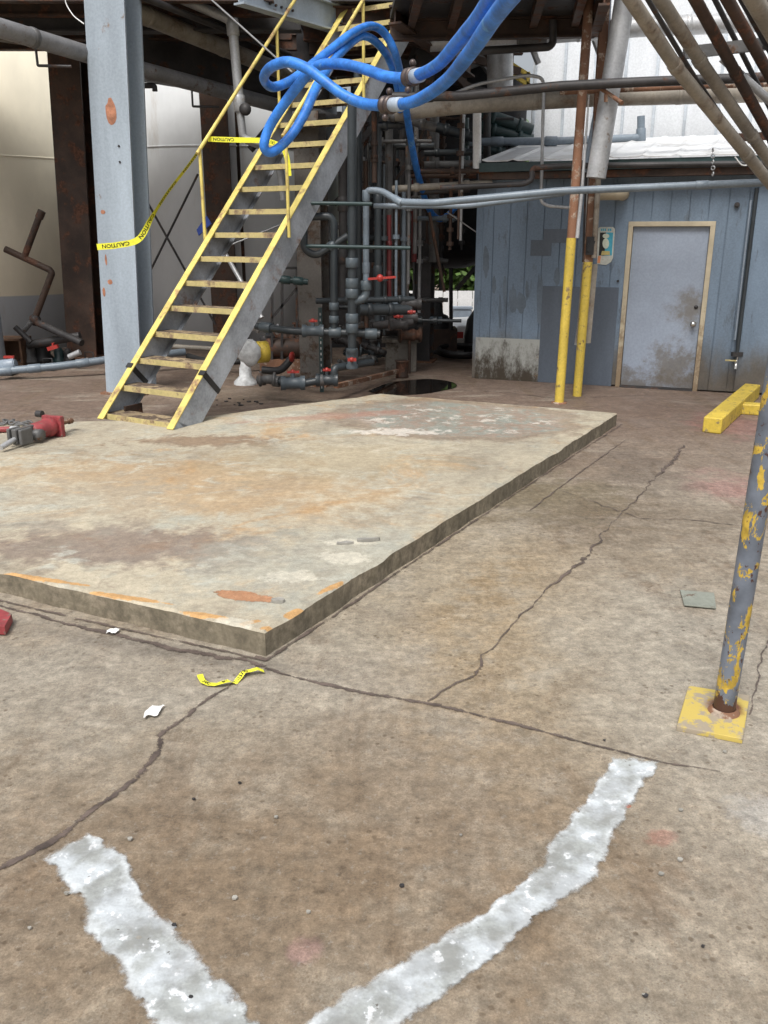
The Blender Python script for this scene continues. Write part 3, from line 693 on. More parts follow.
# blue-grey channel with bolts at stair top
a=at(238,-12,10.2); b=at(352,24,12.0); t=MB(); t.ibeam(a,b,.14,.30)
e=thing('landing_beam','pale grey bolted beam at the head of the stairs','beam',a); part('beam',t,M['grey_paint'],e)
dd=(b-a).normalized(); sdn=dd.cross(Vector((0,0,1))).normalized(); 
for k in range(5):
    for j in (-1,1):
        p=a+dd*(.5+k*.1)+sdn*.010+Vector((0,0,.06*j)); t=MB(); t.cyl(p,p+sdn*.02,.014,8); part('bolt',t,M['dark_steel'],e)
beamthing('edge_beam',at(-40,14,11.5),at(300,2,11.5)+Vector((0,0,-.1)),.2,.42,M['dark_steel'],'dark edge beam along the deck front above the cream tank',I=True)
beamthing('edge_beam',at(-60,18,12.4),at(60,36,12.9),.18,.32,M['brown_steel'],'dark sloping beam behind the big overhead pipe at far left',I=True)
beamthing('dark_filler_girder',at(100,24,12.2),at(330,66,13.8),.22,1.15,M['dark_steel'],'added deep dark girder filling the dark band in front of the grey tank top',I=True)  # girder added to make the dark band above the grey tank
beamthing('edge_beam',at(395,14,9.9),at(470,70,12.2),.14,.18,M['brown_steel'],'rusty brown strut behind the blue hoses at the top',I=True)
# right platform with truss
e=thing('platform','dark raised platform corner at the top centre in front of the white building','platform',at(540,20,10.5))
P=[at(395,-30,12.4),at(500,-30,9.4),at(602,-8,9.4),at(560,30,12.0)]
z=3.95
Q=[gr(390,20,z),gr(596,16,z),gr(606,-20,z+.0),gr(400,-20,z)]
t=MB(); t.hexa([q for q in Q]+[q+Vector((0,0,.06)) for q in Q]); part('plate',t,M['dark_steel'],e)
for f in (.1,.3,.5,.7,.9):
    t=MB(); t.ibeam(Q[0].lerp(Q[1],f)-Vector((0,0,.06)),Q[3].lerp(Q[2],f)-Vector((0,0,.06)),.08,.10); part('joist',t,M['brown_steel'],e)
t=MB(); t.ibeam(Q[0]-Vector((0,0,.1)),Q[1]-Vector((0,0,.1)),.1,.2); part('edge_channel',t,M['brown_steel'],e)
t=MB(); t.ibeam(Q[1]-Vector((0,0,.1)),Q[2]-Vector((0,0,.1)),.1,.2); part('edge_channel',t,M['brown_steel'],e)
for k,(x,yy) in enumerate(((440,34),(520,40),(585,36))):
    t=MB(); p=at(x,yy-22,11); t.bar(p,p+Vector((.25,.1,-.45)),.05,.05); part('bracket',t,M['galv'],e)
# truss clutter behind hose
for i,(x0,y0,x1,y1,Y) in enumerate([(405,40,520,72,12.4),(400,62,500,98,12.6),(395,95,485,60,12.8),(440,60,480,100,12.5),(420,40,400,90,12.6),(470,45,505,92,12.9),(400,28,560,8,12.0),(500,50,498,98,13.0)]):
    beamthing('truss_member',at(x0,y0,Y),at(x1,y1,Y+.3),.07,.09,[M['brown_steel'],M['dark_steel'],M['grey_steel']][i%3],'thin dark truss bar in the shaded steelwork behind the hoses','beam',group='truss bars behind the hoses')
t=MB(); 
e=thing('guard_rail','short yellow guard rail on the far platform beside the white building','railing',at(515,78,13.2))
for (a,b) in (((505,60),(530,76)),((505,70),(530,86)),((506,56),(506,80)),((528,72),(528,92))):
    t=MB(); t.bar(at(*a,13.2),at(*b,13.2),.05,.05); part('rail',t,M['yellow_pipe'],e)

# ------------------------------------------------------------------ pipes
def pipe(label,pts,r,m,bend=.10,cat='pipe',rings=(),ringm=None,name='pipe',group=None,rr=1.3,rl=None,world=False,seg=12):
    P=[p if world else at(*p) for p in pts]; path=rpath(P,bend); t=MB(); t.tube(path,r,seg)
    if not rings: return solo(name,t,m,label,cat,group)
    e=thing(name,label,cat,min(P,key=lambda q:q.z),group); part('tube',t,m,e)
    for i,f in rings:      # (segment index, fraction)
        a=P[i].lerp(P[i+1],f); d=(P[i+1]-P[i]).normalized(); L=rl or r*1.6; c=MB()
        c.tube([a-d*L,a-d*L*.9,a+d*L*.9,a+d*L],[r*rr*.92,r*rr,r*rr,r*rr*.92],seg); part('coupling',c,ringm or m,e)
    return e
# big overhead pipes, left
e=pipe('big grey pipe running overhead from the left edge towards the stairs',[(-40,16,8.7),(120,64,10.6),(400,138,15.0)],.088,M['over_pipe'],rings=((0,.4),(1,.5)),ringm=M['grey_steel'],rr=1.08,rl=.03,seg=20)
for x,y,Y in ((36,50,9.6),(192,94,11.7)):
    p=at(x,y,Y); t=MB(); t.tube(rpath([p+Vector((0,0,.05)),p-Vector((0,0,.14)),p+Vector((.32,.05,-.14))],.01),.014,6); part('hanger_bracket',t,M['dark_steel'],e)
t=MB(); p=at(128,78,11.0); t.tube(rpath([p,p+Vector((.04,0,-.08)),p+Vector((.3,0,-.08)),p+Vector((.3,0,-.14))],.02),.03,8); part('drain_elbow',t,M['dark_steel'],e)
pipe('thick dusty beige pipe under the deck right of the blue-grey column',[(90,-8,10.2),(170,26,11.2),(290,75,13.2)],.10,M['beige_pipe'],rings=((0,.7),(1,.4)),rr=1.06,rl=.03,seg=20)
pipe('thin dark pipe just above the beige one',[(140,-4,10.2),(290,55,12.5)],.035,M['dark_steel'])
e=pipe('vertical pale grey pipe with elbow and valve beside the left handrail',[(170,-6,11),(232,20,11),(240,108,11)],.055,M['galv'],rings=((1,.08),(1,.95)))
p=at(240,110,11); t=MB(); t.tube(rpath([p,p+Vector((.02,0,-.3)),p+Vector((.22,0,-.36))],.06),.045,10); part('elbow',t,M['galv'],e)
t=MB(); t.lathe(p+Vector((.07,-.06,0)),[(0,-.01),(.07,-.01),(.07,.01),(0,.01)],12,(0,-1,0)); part('valve_wheel',t,M['dark_steel'],e)
pipe('dark diagonal brace pipe behind the upper stairs',[(250,150,12.4),(285,108,12.4)],.05,M['dark_steel'])
pipe('pale grey pipe dropping behind the middle of the stairs',[(246,140,12.0),(272,150,12.0),(280,168,12.0),(284,200,12.0)],.05,M['galv'],.12)
pipe('thin rod slanting across the grey tank from upper left',[(134,178,13.0),(215,324,13.0)],.016,M['dark_steel'])
pipe('thin rod slanting across the grey tank from upper right',[(198,174,13.1),(140,292,13.1)],.016,M['dark_steel'])
pipe('pale diagonal brace rod under the stairs',[(222,248,11.6),(262,318,11.2)],.03,M['galv'])
pipe('thin pale diagonal rod behind the stair middle',[(228,246,11.9),(330,205,12.2)],.012,M['galv'])
# right service pipes across shed front
pipe('long blue-grey plastic pipe running level across the front of the shed',[(366,300,9.6),(366,190,9.6),(382,191,9.55),(400,202,9.4),(432,203,9.2),(560,191,8.9),(800,181,8.6)],.035,M['pvc_lit'],.07,rings=((0,.3),(0,.95),(2,.9),(5,.6)),rr=1.18)
pipe('second grey plastic pipe just below the long level one',[(374,206,9.7),(470,206,9.5),(565,193,9.2)],.028,M['pvc_lit'],rings=((0,.3),),rr=1.2)
pipe('short dark pipe stub with elbow under the shed eave',[(440,188,9.9),(524,184,9.9),(532,180,9.9),(532,168,9.9),(560,166,9.9),(800,163,9.4)],.03,M['dark_steel'],.05)
pipe('thin grey conduit arching over in front of the shed roof',[(440,99,10.4),(478,84,10.3),(528,75,10.2),(544,78,10.2),(541,202,10.2),(548,206,10.2),(572,208,10.2)],.018,M['galv'],.10)
pipe('blue-grey pipe running along the shed roof behind the yellow posts',[(470,142,12.3),(560,141,12.3),(634,138,12.3),(641,137,12.3),(641,116,12.3)],.05,M['pvc_lit'],.06,rings=((0,.3),(0,.9),(3,.1)),rr=1.25)
pipe('rust-brown downpipe on the white building front',[(647,-6,13.6),(646,40,13.6),(643,140,13.6)],.05,M['rust'])
pipe('lavender-grey downpipe beside the rust-brown one',[(652,-6,13.4),(640,120,13.4)],.06,M['lavender'])
pipe('dark green-black pipe crossing level in front of the white building',[(392,97,9.4),(460,96,9.4),(560,86,9.2),(640,82,9.1),(800,76,8.9)],.045,M['dark_steel'],rings=((0,.5),),rr=1.2)
pipe('long pale insulated pipe crossing level below the dark one',[(395,112,10.4),(470,104,10.3),(600,97,10.3),(800,92,10.2)],.095,M['beige_pipe'],rings=((1,.5),(2,.4)),rr=1.04,rl=.03,seg=18)
pipe('rusty thin pipe resting on the insulated pipe at right',[(560,92,9.9),(700,86,9.8),(800,83,9.8)],.03,M['rust'])
pipe('upper grey pipe crossing in front of the white building near the top',[(430,42,10.8),(520,36,10.8),(640,27,10.7),(800,20,10.6)],.10,M['galv'],rings=((1,.5),(2,.3)),rr=1.05,rl=.03,seg=18)
t=MB(); a=at(518,37,10.4); b=at(546,36,10.4); dd=(b-a).normalized(); t.tube([a,a+dd*.01,b-dd*.01,b],[.10,.125,.125,.10],20)
solo('insulated_drum',t,M['grey_steel'],'short fat grey cylinder wrapped around the upper pipe','cylinder')
pipe('dark pipe with elbow hanging below the platform corner',[(480,51,10.1),(549,47,10.1),(553,43,10.1),(553,20,10.1)],.04,M['dark_steel'],.07)
t=MB(); t.cyl(at(500,92,11.8),at(500,20,11.8),.16,20); solo('vertical_duct',t,M['galv'],'bright vertical metal duct left of the white building','duct')
# leaning duct and posts right of centre
pipe('wide galvanised duct leaning in front of the white building beside the posts',[(628,-20,9.35),(596,178,9.35)],.098,M['galv'],rings=((0,.5),),rr=1.02,rl=.02,seg=24)
pp0=fpt(*fhit(612,196),0); pipe('tan wall elbow under the long level pipe behind the posts',[at(590,196,9.6),at(612,198,9.75),at(624,196,9.8),pp0+Vector((.1,.1,0))],.06,M['beige_pipe'],.1,world=False) if False else None
t=MB(); pA=fpt(*fhit(623,194),0); t.tube(rpath([pA-FN*.02,pA+FN*.22,pA+FN*.22-FD*.30],.12),.075,14); solo('vent_elbow',t,M['frame_tan'],'tan elbow pipe entering the shed wall behind the posts','pipe')
e=thing('pipe_post','tall rusty pipe post painted yellow below left of its twin','post',gr(559,403,0))
b0=gr(559,403,0); tp=at(590,-10,b0.y)
ax=tp-b0; mid=b0+ax*((at(570,238,b0.y).z-b0.z)/ax.z)
t=MB(); t.cyl(mid,tp,.048,16); part('rusty_shaft',t,M['rust'],e)
t=MB(); t.cyl(b0,mid,.051,16); part('yellow_sleeve',t,M['yellow_pipe'],e)
t=MB(); t.tube([at(577,238,b0.y-.03),at(582,190,b0.y-.03),at(589,95,b0.y-.03)],[.022,.018,.008],8); part('pale_strip',t,M['galv'],e)
t=MB(); t.lathe(b0,[(.085,0),(.085,.012),(.05,.014)],16); part('foot_collar',t,M['rust'],e)
e=thing('pipe_post','shorter yellow-based post with wood-coloured upper length nearer the door','post',gr(577,396,0))
b0=gr(577,396,0); t=MB(); m0=at(588,262,b0.y); t.cyl(b0,m0,.05,16); part('yellow_sleeve',t,M['yellow_pipe'],e)
t=MB(); t.bar(m0,at(606,-10,b0.y),.09,.06,up=(0,1,0)); part('rusty_shaft',t,M['rust'],e)
q1=m0+(at(606,0,b0.y)-m0)*.03; q2=m0+(at(606,0,b0.y)-m0)*.105; t=MB(); t.bar(q1+Vector((0,-.05,0)),q2+Vector((0,-.05,0)),.085,.03,up=(0,1,0)); t.bar(q1.lerp(q2,.2)+Vector((-.02,-.07,0)),q1.lerp(q2,.8)+Vector((.02,-.07,0)),.06,.02,up=(0,1,0)); part('dark_wrap',t,M['black'],e)
t=MB(); t.bar(at(583,343,b0.y+.07),at(590,264,b0.y+.07),.17,.02,up=(0,1,0)); part('backing_board',t,M['beige_pipe'],e)
t=MB(); t.tube([at(594,258,b0.y-.04),at(603,92,b0.y-.04)],.03,8); part('pale_strip',t,M['beige_pipe'],e)
pipe('thin pale conduit clipped beside the shorter yellow post',[(576,345,10.2),(583,300,10.2),(588,180,10.0),(606,85,9.9),(612,20,9.8)],.022,M['galv'],.3)
pipe('thin dark conduit between the two yellow posts',[(583,262,9.95),(586,170,9.95),(604,92,9.95)],.012,M['dark_steel'],.3)
pipe('pale blue-grey pipe between the posts near the top',[(585,172,9.9),(606,60,9.9),(609,-10,9.9)],.03,M['pvc_blue'],.3)
t=MB(); t.tube(rpath([at(600,88,9.2),at(612,96,9.2),at(622,103,9.0)],.02),.02,8); t.tube([at(606,94,9.2),at(606,102,9.2)],.02,8)
solo('pipe_hanger',t,M['rust'],'small rusty hanger bracket on the dark pipe beside the duct','bracket')
# sloping rack top right
pipe('nearest pale pipe slanting down across the top right corner',[(622,-14,6.6),(678,70,7.3),(800,220,9.0)],.05,M['beige_pipe'],rings=((0,.95),(1,.5)),rr=1.12,rl=.04,seg=16)
pipe('second pale pipe slanting parallel in the top right corner',[(652,-14,6.8),(702,64,7.5),(800,205,9.2)],.05,M['beige_pipe'],rings=((0,.95),(1,.45)),rr=1.12,rl=.04,seg=16)
pipe('dark brown pipe slanting right of the two pale ones',[(688,-14,7.0),(800,190,9.2)],.045,M['brown_steel'],rings=((0,.35),(0,.7)),rr=1.12,rl=.04)
pipe('second dark brown slanting pipe in the corner',[(720,-14,7.0),(800,130,8.6)],.045,M['brown_steel'])
pipe('third dark slanting pipe at the far corner',[(738,-14,7.2),(800,100,8.6)],.045,M['dark_steel'])
pipe('beige slanting pipe clipped by the top right corner',[(746,-14,6.4),(800,80,7.6)],.06,M['beige_pipe'])
pipe('very thin dark conduit between the two pale slanting pipes',[(640,-14,7.2),(690,70,7.9),(800,232,9.6)],.02,M['dark_steel'])
pipe('thin dark conduit right of the brown slanting pipe',[(708,-14,7.6),(800,168,9.4)],.022,M['dark_steel'])
pipe('thin pale conduit near the top right corner',[(760,-14,7.6),(800,60,8.4)],.025,M['galv'])
pipe('thin grey diagonal strut among the slanting pipes',[(722,58,8.3),(800,128,8.3)],.035,M['galv'])
beamthing('pipe_support',at(684,53,7.9),at(800,40,7.9),.06,.09,M['grey_steel'],'grey level support channel carrying the slanting pipes','beam')
beamthing('pipe_support',at(730,138,8.8),at(800,134,8.8),.05,.07,M['brown_steel'],'dark short support bar near the right edge under the slanting pipes','beam')
t=MB(); t.tube(catmull([at(697,80,10),at(700,84,10),at(703,100,10)]),.012,6)

# hook and chain on eave
t=MB(); 
for k in range(5):
    p=at(713,150+k*6,9.4); t.lathe(p,[(.018,-.006),(.026,0),(.018,.006),(.012,0),(.018,-.006)],10,(1,.3*(k%2)*3,0))
solo('chain_hook',t,M['galv'],'short chain hanging from the shed eave above the door','chain')
t=MB(); t.tube(catmull([at(735,157,9.3),at(742,165,9.3),at(750,164,9.3),at(752,158,9.3)]),.007,6); solo('hanging_wire',t,M['white'],'small loop of white wire under the eave at right','wire')
# wires
for lab,a,b,r in (('thin steel wire slanting from the top left to the hose loop',(205,-6,9.0),(292,72,7.9),.008),('thin loose wire running down beside the shed corner',(447,212,11),(476,232,11),.008)):
    t=MB(); t.tube([at(*a),at(*b)],r,6); solo('wire',t,M['wire'],lab,'wire')

# ------------------------------------------------------------------ central pipework
def valve(e,p,axis,r,m,hd=(0,0,1),hl=.085):
    axis=Vector(axis).normalized(); t=MB(); t.tube([p-axis*r*2.4,p-axis*r*1.6,p-axis*r*1.3,p+axis*r*1.3,p+axis*r*1.6,p+axis*r*2.4],[r*1.45,r*1.45,r*1.15,r*1.15,r*1.45,r*1.45],14)
    hd=Vector(hd); t.cyl(p,p+hd*r*2.1,r*.45,8); v=part('valve',t,m,e)
    sdv=axis if abs(axis.dot(Vector((0,0,1))))<.7 else Vector((1,0,0)); h=MB(); c=p+hd*r*2.2; h.bar(c-sdv*hl*.5,c+sdv*hl*.6,.035,.022,up=hd); h.blob(c,.028,8,5); part('handle',h,M['red'],v)
    return v
G1='grey'
e=pipe('thick grey plastic riser with unions in the middle of the pipework',[(352,100,9.5),(352,362,9.5)],.048,M['pvc_dark'],rings=((0,.60),(0,.68),(0,.72),(0,.82),(0,.86),(0,.97)),rr=1.45,rl=.05,ringm=M['pvc_shaded'])
valve(e,at(352,358,9.5)+Vector((0,-.03,0)),(0,0,1),.045,M['pvc_shaded'],hd=(0,-1,0))
e=pipe('dark plastic loop turning down left of the thick riser',[(348,236,9.7),(316,256,9.7),(304,250,9.7),(304,217,9.7),(334,216,9.7),(334,328,9.7)],.04,M['pvc_dark'],.10,rings=((4,.8),(4,.92),(0,.5)),rr=1.4,rl=.04,ringm=M['pvc_shaded'])
RB=pipe('grey plastic bend with long red handle linking the two risers low down',[(366,284,9.55),(366,298,9.55),(352,302,9.5)],.045,M['pvc_shaded'],.08,rings=((0,.1),),rr=1.35,rl=.05)
e=pipe('level plastic line with red valve in front of the dusty column',[(256,326,9.9),(290,331,9.7),(380,334,9.7)],.042,M['pvc_dark'],.1,rings=((0,.3),(1,.5),(1,.9)),rr=1.4,ringm=M['pvc_shaded'])
valve(e,at(313,331,9.7),(1,0,0),.05,M['pvc_shaded'])
e=pipe('lowest plastic line with red handled valves near the floor',[(258,379,9.6),(300,384,9.4),(334,378,9.4),(334,368,9.4),(372,362,9.8)],.042,M['pvc_dark'],.08,rings=((0,.1),(1,.6),(0,.45)),rr=1.5,rl=.04,ringm=M['grey_steel'])
valve(e,at(293,383,9.4),(1,.1,0),.055,M['pvc_shaded'],hl=.12); valve(e,at(327,380,9.4),(1,0,0),.05,M['pvc_dark'])
t=MB(); p=at(262,379,9.5); t.lathe(p,[(0,-.03),(.085,-.03),(.085,-.008),(.05,0),(.05,.12),(.075,.13),(.075,.15),(0,.15)],18,(1,0,0)); part('flange',t,M['grey_steel'],e)
e=pipe('stainless stub pipe with clamps right of the stair stringer',[(252,327,10.2),(284,330,10.2)],.04,M['galv'],rings=((0,.2),(0,.8)),rr=1.6,rl=.015)
e=pipe('dark level line behind the risers at knee height',[(316,301,10.0),(414,299,10.3)],.035,M['pvc_dark'],rings=((0,.3),(0,.5),(0,.7),(0,.85)),rr=1.35,rl=.02)
valve(e,at(411,304,10.3),(1,0,0),.05,M['dark_steel'],hd=(0,-.6,-.8))
e=pipe('thick dark level line below the knee-height one',[(359,310,10.1),(410,309,10.3)],.065,M['pvc_dark'],rings=((0,.2),(0,.6)),rr=1.2,rl=.03)
e=pipe('dark line with two red handles low beside the concrete plinth',[(372,326,10.5),(412,322,10.7)],.05,M['dark_steel'],rings=((0,.5),),rr=1.3,rl=.03)
valve(e,at(398,325,10.5),(1,.3,0),.045,M['dark_steel'],hl=.10); valve(e,at(408,318,10.7),(1,.3,0),.045,M['dark_steel'],hl=.10)
t=MB(); t.bar(at(368,279,9.5),at(396,277,9.5),.05,.022); t.blob(at(380,278,9.5),.04,8,5); part('handle',t,M['red'],RB)
e=thing('slotted_strut','perforated green-grey strut post standing before the dusty column','strut',gr(322,392))
t=MB(); g=gr(322,392); t.bar(g,g+Vector((0,0,.98)),.045,.03,up=(0,1,0)); part('post',t,M['green_pipe'],e)
for k in range(14):
    t=MB(); t.box(g+Vector((0,-.017,.06+.065*k)),(.014,.004,.03)); part('slot',t,M['galv'],e)
pipe('upper slotted strut spanning level across the risers',[(306,203,9.45),(372,204,9.45)],.02,M['green_pipe'],name='cross_strut',cat='strut')
pipe('lower slotted strut spanning level across the risers',[(306,246,9.45),(410,248,9.45)],.02,M['green_pipe'],name='cross_strut',cat='strut')
# vertical risers in the clutter
for i,(x0,y0,x1,y1,Y,r,mm,lab) in enumerate([
    (343,150,343,300,10.6,.05,'dark_steel','tall dark riser just left of the thick grey one'),
    (358,60,358,300,10.9,.05,'pvc_dark','tall dark riser directly behind the thick grey one'),
    (378,126,378,330,10.8,.045,'pvc_dark','dark riser with elbow top left of the red one'),
    (389,112,389,330,11.2,.05,'grey_steel','mottled grey riser beside the blue hose end'),
    (397,195,397,330,11.3,.04,'brown_steel','brown riser between the grey ones'),
    (403,112,404,320,11.8,.04,'dark_steel','dark riser behind the hanging blue hose'),
    (414,180,414,262,11.6,.035,'darkred','thin dull red riser left of the narrow steel column'),
    (434,112,434,262,12.2,.07,'grey_steel','stout grey riser in front of the black vessel'),
    (441,150,441,290,12.6,.03,'dark_steel','thin dark riser at the vessel front'),
    (451,268,451,330,13.5,.03,'dark_steel','dark post crossing the gap with the white fence'),
    (389,215,389,300,10.9,.03,'darkred','faint red riser among the dark pipes'),
    (477,111,477,172,11.0,.05,'white','white square post above the shed corner'),
    (466,118,466,180,11.9,.04,'green_pipe','dark green riser left of the white post'),
    (487,112,487,160,12.6,.05,'dark_steel','dark riser right of the white post')]):
    pipe(lab,[(x0,y0,Y),(x1,y1,Y)],r,M[mm],rings=((0,.35),(0,.7)) if i%2==0 else (),rr=1.3)
for i,(x0,y0,x1,y1,Y,r,mm,lab) in enumerate([
    (369,146,434,146,11.4,.045,'pvc_dark','upper dark level pipe behind the blue hose'),
    (378,126,406,124,10.8,.045,'pvc_dark','short elbow-end pipe high beside the hose'),
    (424,153,476,152,11.6,.04,'pvc_dark','dark level pipe above the black vessel front'),
    (424,165,476,164,11.6,.045,'grey_steel','grey level pipe with pale end above the vessel'),
    (392,189,492,183,11.0,.04,'beige_pipe','pale level pipe just above the long blue-grey one'),
    (392,194,470,190,11.4,.03,'dark_steel','thin dark level pipe beside the pale one'),
    (436,127,476,138,11.8,.06,'pvc_dark','grey sloping pipe under the insulated line'),
    (380,112,436,128,10.7,.05,'grey_steel','pipe sloping from the coupling toward the risers'),
    (480,113,532,131,13.0,.09,'green_pipe','uppermost fat green pipe in the side rack'),
    (480,127,532,141,13.0,.09,'green_pipe','middle fat green pipe in the side rack'),
    (480,143,520,143,12.9,.05,'green_pipe','lower thin green pipe in the side rack'),
    (480,150,505,152,12.9,.06,'green_pipe','lowest green pipe in the side rack'),
    (408,176,476,176,11.3,.03,'brown_steel','rust-brown level bar below the grey level pipe'),
    (418,259,448,261,12.4,.03,'grey_steel','flanged level pipe high under the vessel'),
    (418,300,448,300,12.4,.03,'grey_steel','flanged level pipe low under the vessel'),
    (392,280,412,278,12.8,.03,'dark_steel','dark level pipe in the small bright gap'),
    (392,298,414,296,12.8,.04,'dark_steel','lower dark level pipe in the small bright gap')]):
    pipe(lab,[(x0,y0,Y),(x1,y1,Y)],r,M[mm],rings=((0,.25),(0,.75)),rr=1.3,rl=.03)
beamthing('diagonal_brace',at(336,170,11.5),at(372,128,11.5),.07,.07,M['dark_steel'],'upper dark diagonal brace right of the stair stringer')
beamthing('diagonal_brace',at(334,204,11.4),at(362,180,11.4),.07,.07,M['dark_steel'],'lower dark diagonal brace right of the stair stringer')
beamthing('diagonal_brace',at(456,290,13.2),at(480,262,13.2),.06,.06,M['dark_steel'],'dark diagonal brace across the gap with green foliage')
beamthing('floor_rail',at(336,386,9.6),at(398,371,11.2),.06,.05,M['rust'],'rust-brown angle iron on the floor before the puddle')
# left under-stair frame and pump group
e=thing('equipment_stand','small dark square frame standing behind the stair stringer','stand',at(270,350,10.9))
for a,b in (((272,268),(272,362)),((297,268),(297,330)),((272,268),(297,268)),((272,318),(297,288)),((282,277),(282,362))):
    t=MB(); t.bar(at(*a,10.9),at(*b,10.9),.03,.03); part('bar',t,M['dark_steel'],e)
pipe('dark green-black level pipe stub left of the dusty column',[(276,279,10.4),(308,282,10.4)],.035,M['green_pipe'],rings=((0,.3),(0,.7)),rr=1.4)
e=thing('wrapped_pump','white plastic-wrapped round pump head on a short neck beside the stairs','pump',gr(246,384))
p=at(249,352,9.5); t=MB(); t.blob(p,.13,16,10,.15,(1,.6,1.15)); part('round_head',t,M['plastic_wrap'],e)
g=gr(246,384,0); t=MB(); t.lathe((g.x,g.y,0),[(.15,0),(.15,.03),(.08,.1),(.075,.2),(.055,.25),(.055,.34),(.07,.36)],16); part('neck',t,M['plastic_wrap'],e)
t=MB(); p2=at(262,352,9.7); t.lathe(p2,[(0,-.06),(.12,-.06),(.12,.06),(0,.06)],16,(1,.5,0)); part('yellow_ring',t,M['yellow_block'],e)
t=MB(); t.tube(catmull([at(262,370,10.2),at(280,370,10.2),at(292,358,10.3)]),.045,10); solo('hose_stub',t,M['black'],'short black hose curving on the floor left of the dusty column','hose')
t=MB(); p=at(292,357,10.2); t.lathe(p,[(0,-.01),(.06,-.01),(.06,.01),(0,.01)],12,(1,-.4,0)); solo('disc_valve',t,M['red'],'small red valve disc beside the short black hose','valve')
e=thing('pump','brown motor and pump block behind the level plastic line','pump',gr(282,366))
t=MB(); p=at(284,348,11.0); t.cyl(p-Vector((.22,0,0)),p+Vector((.22,0,0)),.12,16); part('motor',t,M['brown_steel'],e)
t=MB(); t.box(p-Vector((0,0,.2)),(.6,.25,.14)); part('base',t,M['rust'],e)
# plinth with pump, and jumble
e=thing('concrete_plinth','stained concrete plinth under the dark pump by the puddle','plinth',gr(401,372))
g=gr(401,372); t=MB(); t.box(g+Vector((0,.15,.2)),(.42,.35,.4)); part('block',t,M['concrete_dark'],e,bevel=.02)
t=MB(); t.box(g+Vector((0,.15,.42)),(.52,.42,.04)); part('cap',t,M['concrete_dark'],e)
e=thing('pump','dark pump with round motor on the concrete plinth','pump',g+Vector((0,.15,.44)))
t=MB(); p=g+Vector((0,.15,.60)); t.cyl(p-Vector((.24,0,0)),p+Vector((.2,0,0)),.13,16); part('motor',t,M['dark_steel'],e)
t=MB(); t.lathe(p+Vector((.24,0,0)),[(0,-.05),(.17,-.05),(.17,.05),(0,.05)],16,(1,0,0)); part('volute',t,M['dark_steel'],e)
t=MB(); g=gr(402,377.5); t.lathe(g,[(0,0),(.09,0),(.08,.03),(.08,.2),(.1,.22),(0,.22)],14); solo('drain_stub',t,M['brown_steel'],'small brown flanged drain stub standing in front of the plinth','drain')
e=thing('dark_backdrop','added dark cabinet deep in the shade behind the risers','backdrop',(-.35,14.2,0))  # box added only to darken the background behind the risers
t=MB(); t.box((-.3,14.6,.75),(1.25,.6,1.5)); part('housing',t,M['blacktank'],e)
t=MB(); t.box((-.3,14.29,.8),(.9,.02,1.1)); part('door',t,M['dark_steel'],e)
e=thing('motor','dark upright motor with domed top beside the narrow steel column','motor',gr(436,352))
g=gr(436,352); t=MB(); t.lathe(g,[(0,0),(.27,0),(.27,.05),(.23,.07),(.23,.45),(.18,.56),(.1,.6),(.08,.8),(0,.82)],20); part('casing',t,M['black'],e)
t=MB(); t.box(g+Vector((0,0,.2)),(.62,.5,.36)); part('skirt',t,M['brown_steel'],e)
g=gr(485,352); t=MB(); t.lathe(g,[(0,0),(.33,0),(.34,.25),(.30,.5),(.15,.72),(0,.75)],24); solo('rubber_drum',t,M['black'],'black rounded drum tucked behind the shed corner','drum')
t=MB(); 
for k in range(3):
    c=gr(462,352+k*2,.03); t.tube([c+Vector((math.cos(a)*(.38-.02*k),math.sin(a)*.55,.05*k)) for a in [2*math.pi*j/32 for j in range(33)]],.035,8)
solo('coiled_hose',t,M['black'],'black hose coil lying on the floor left of the shed','hose')
rq=random.Random(21)
for i in range(38):
    x=rq.choice([rq.uniform(338,412),rq.uniform(338,470)]); Y=rq.uniform(10.6,13.5); y0=rq.uniform(50,190); y1=y0+rq.uniform(60,190); y1=min(y1,335)
    if x>434: y1=min(y1,250)
    m_=M[rq.choice(['dark_steel','grey_steel','pvc_dark','pvc_lit','brown_steel','galv'])]
    p=at(x,y0,Y); q=at(x,y1,Y); q.x=p.x; t=MB(); t.tube([p,q],rq.uniform(.014,.032),8)
    for k in range(3):
        c=p.lerp(q,rq.random()); t.tube([c-Vector((0,0,.025)),c+Vector((0,0,.025))],.045,8)
    solo('thin_riser',t,m_,'thin upright pipe in the dense tangle between the stairs and the shed','pipe','thin upright pipes in the tangle')
for i in range(24):
    x=rq.uniform(335,440); y=rq.uniform(60,330); Y=rq.uniform(10.8,13.2); L_=rq.uniform(.4,1.3)
    if x>400 and y>255: continue
    m_=M[rq.choice(['dark_steel','grey_steel','pvc_dark','pvc_lit','brown_steel'])]
    p=at(x,y,Y); q=p+Vector((L_,rq.uniform(-.2,.2),0)); t=MB(); t.tube([p,q],rq.uniform(.014,.035),8)
    for k in range(2):
        c=p.lerp(q,rq.random()); d_=(q-p).normalized(); t.tube([c-d_*.025,c+d_*.025],.05,8)
    solo('thin_cross_pipe',t,m_,'thin level pipe in the dense tangle between the stairs and the shed','pipe','thin level pipes in the tangle')
for i in range(9):
    x=rq.uniform(340,440); y=rq.uniform(60,240); Y=rq.uniform(11.0,13.0); p=at(x,y,Y); q=p+Vector((rq.uniform(-.6,.6),.1,-rq.uniform(.5,1.1))); t=MB(); t.bar(p,q,.03,.03)
    solo('cross_bracing',t,M['brown_steel'],'thin slanting brace bar in the dense tangle between stairs and shed','beam','slanting brace bars in the tangle')
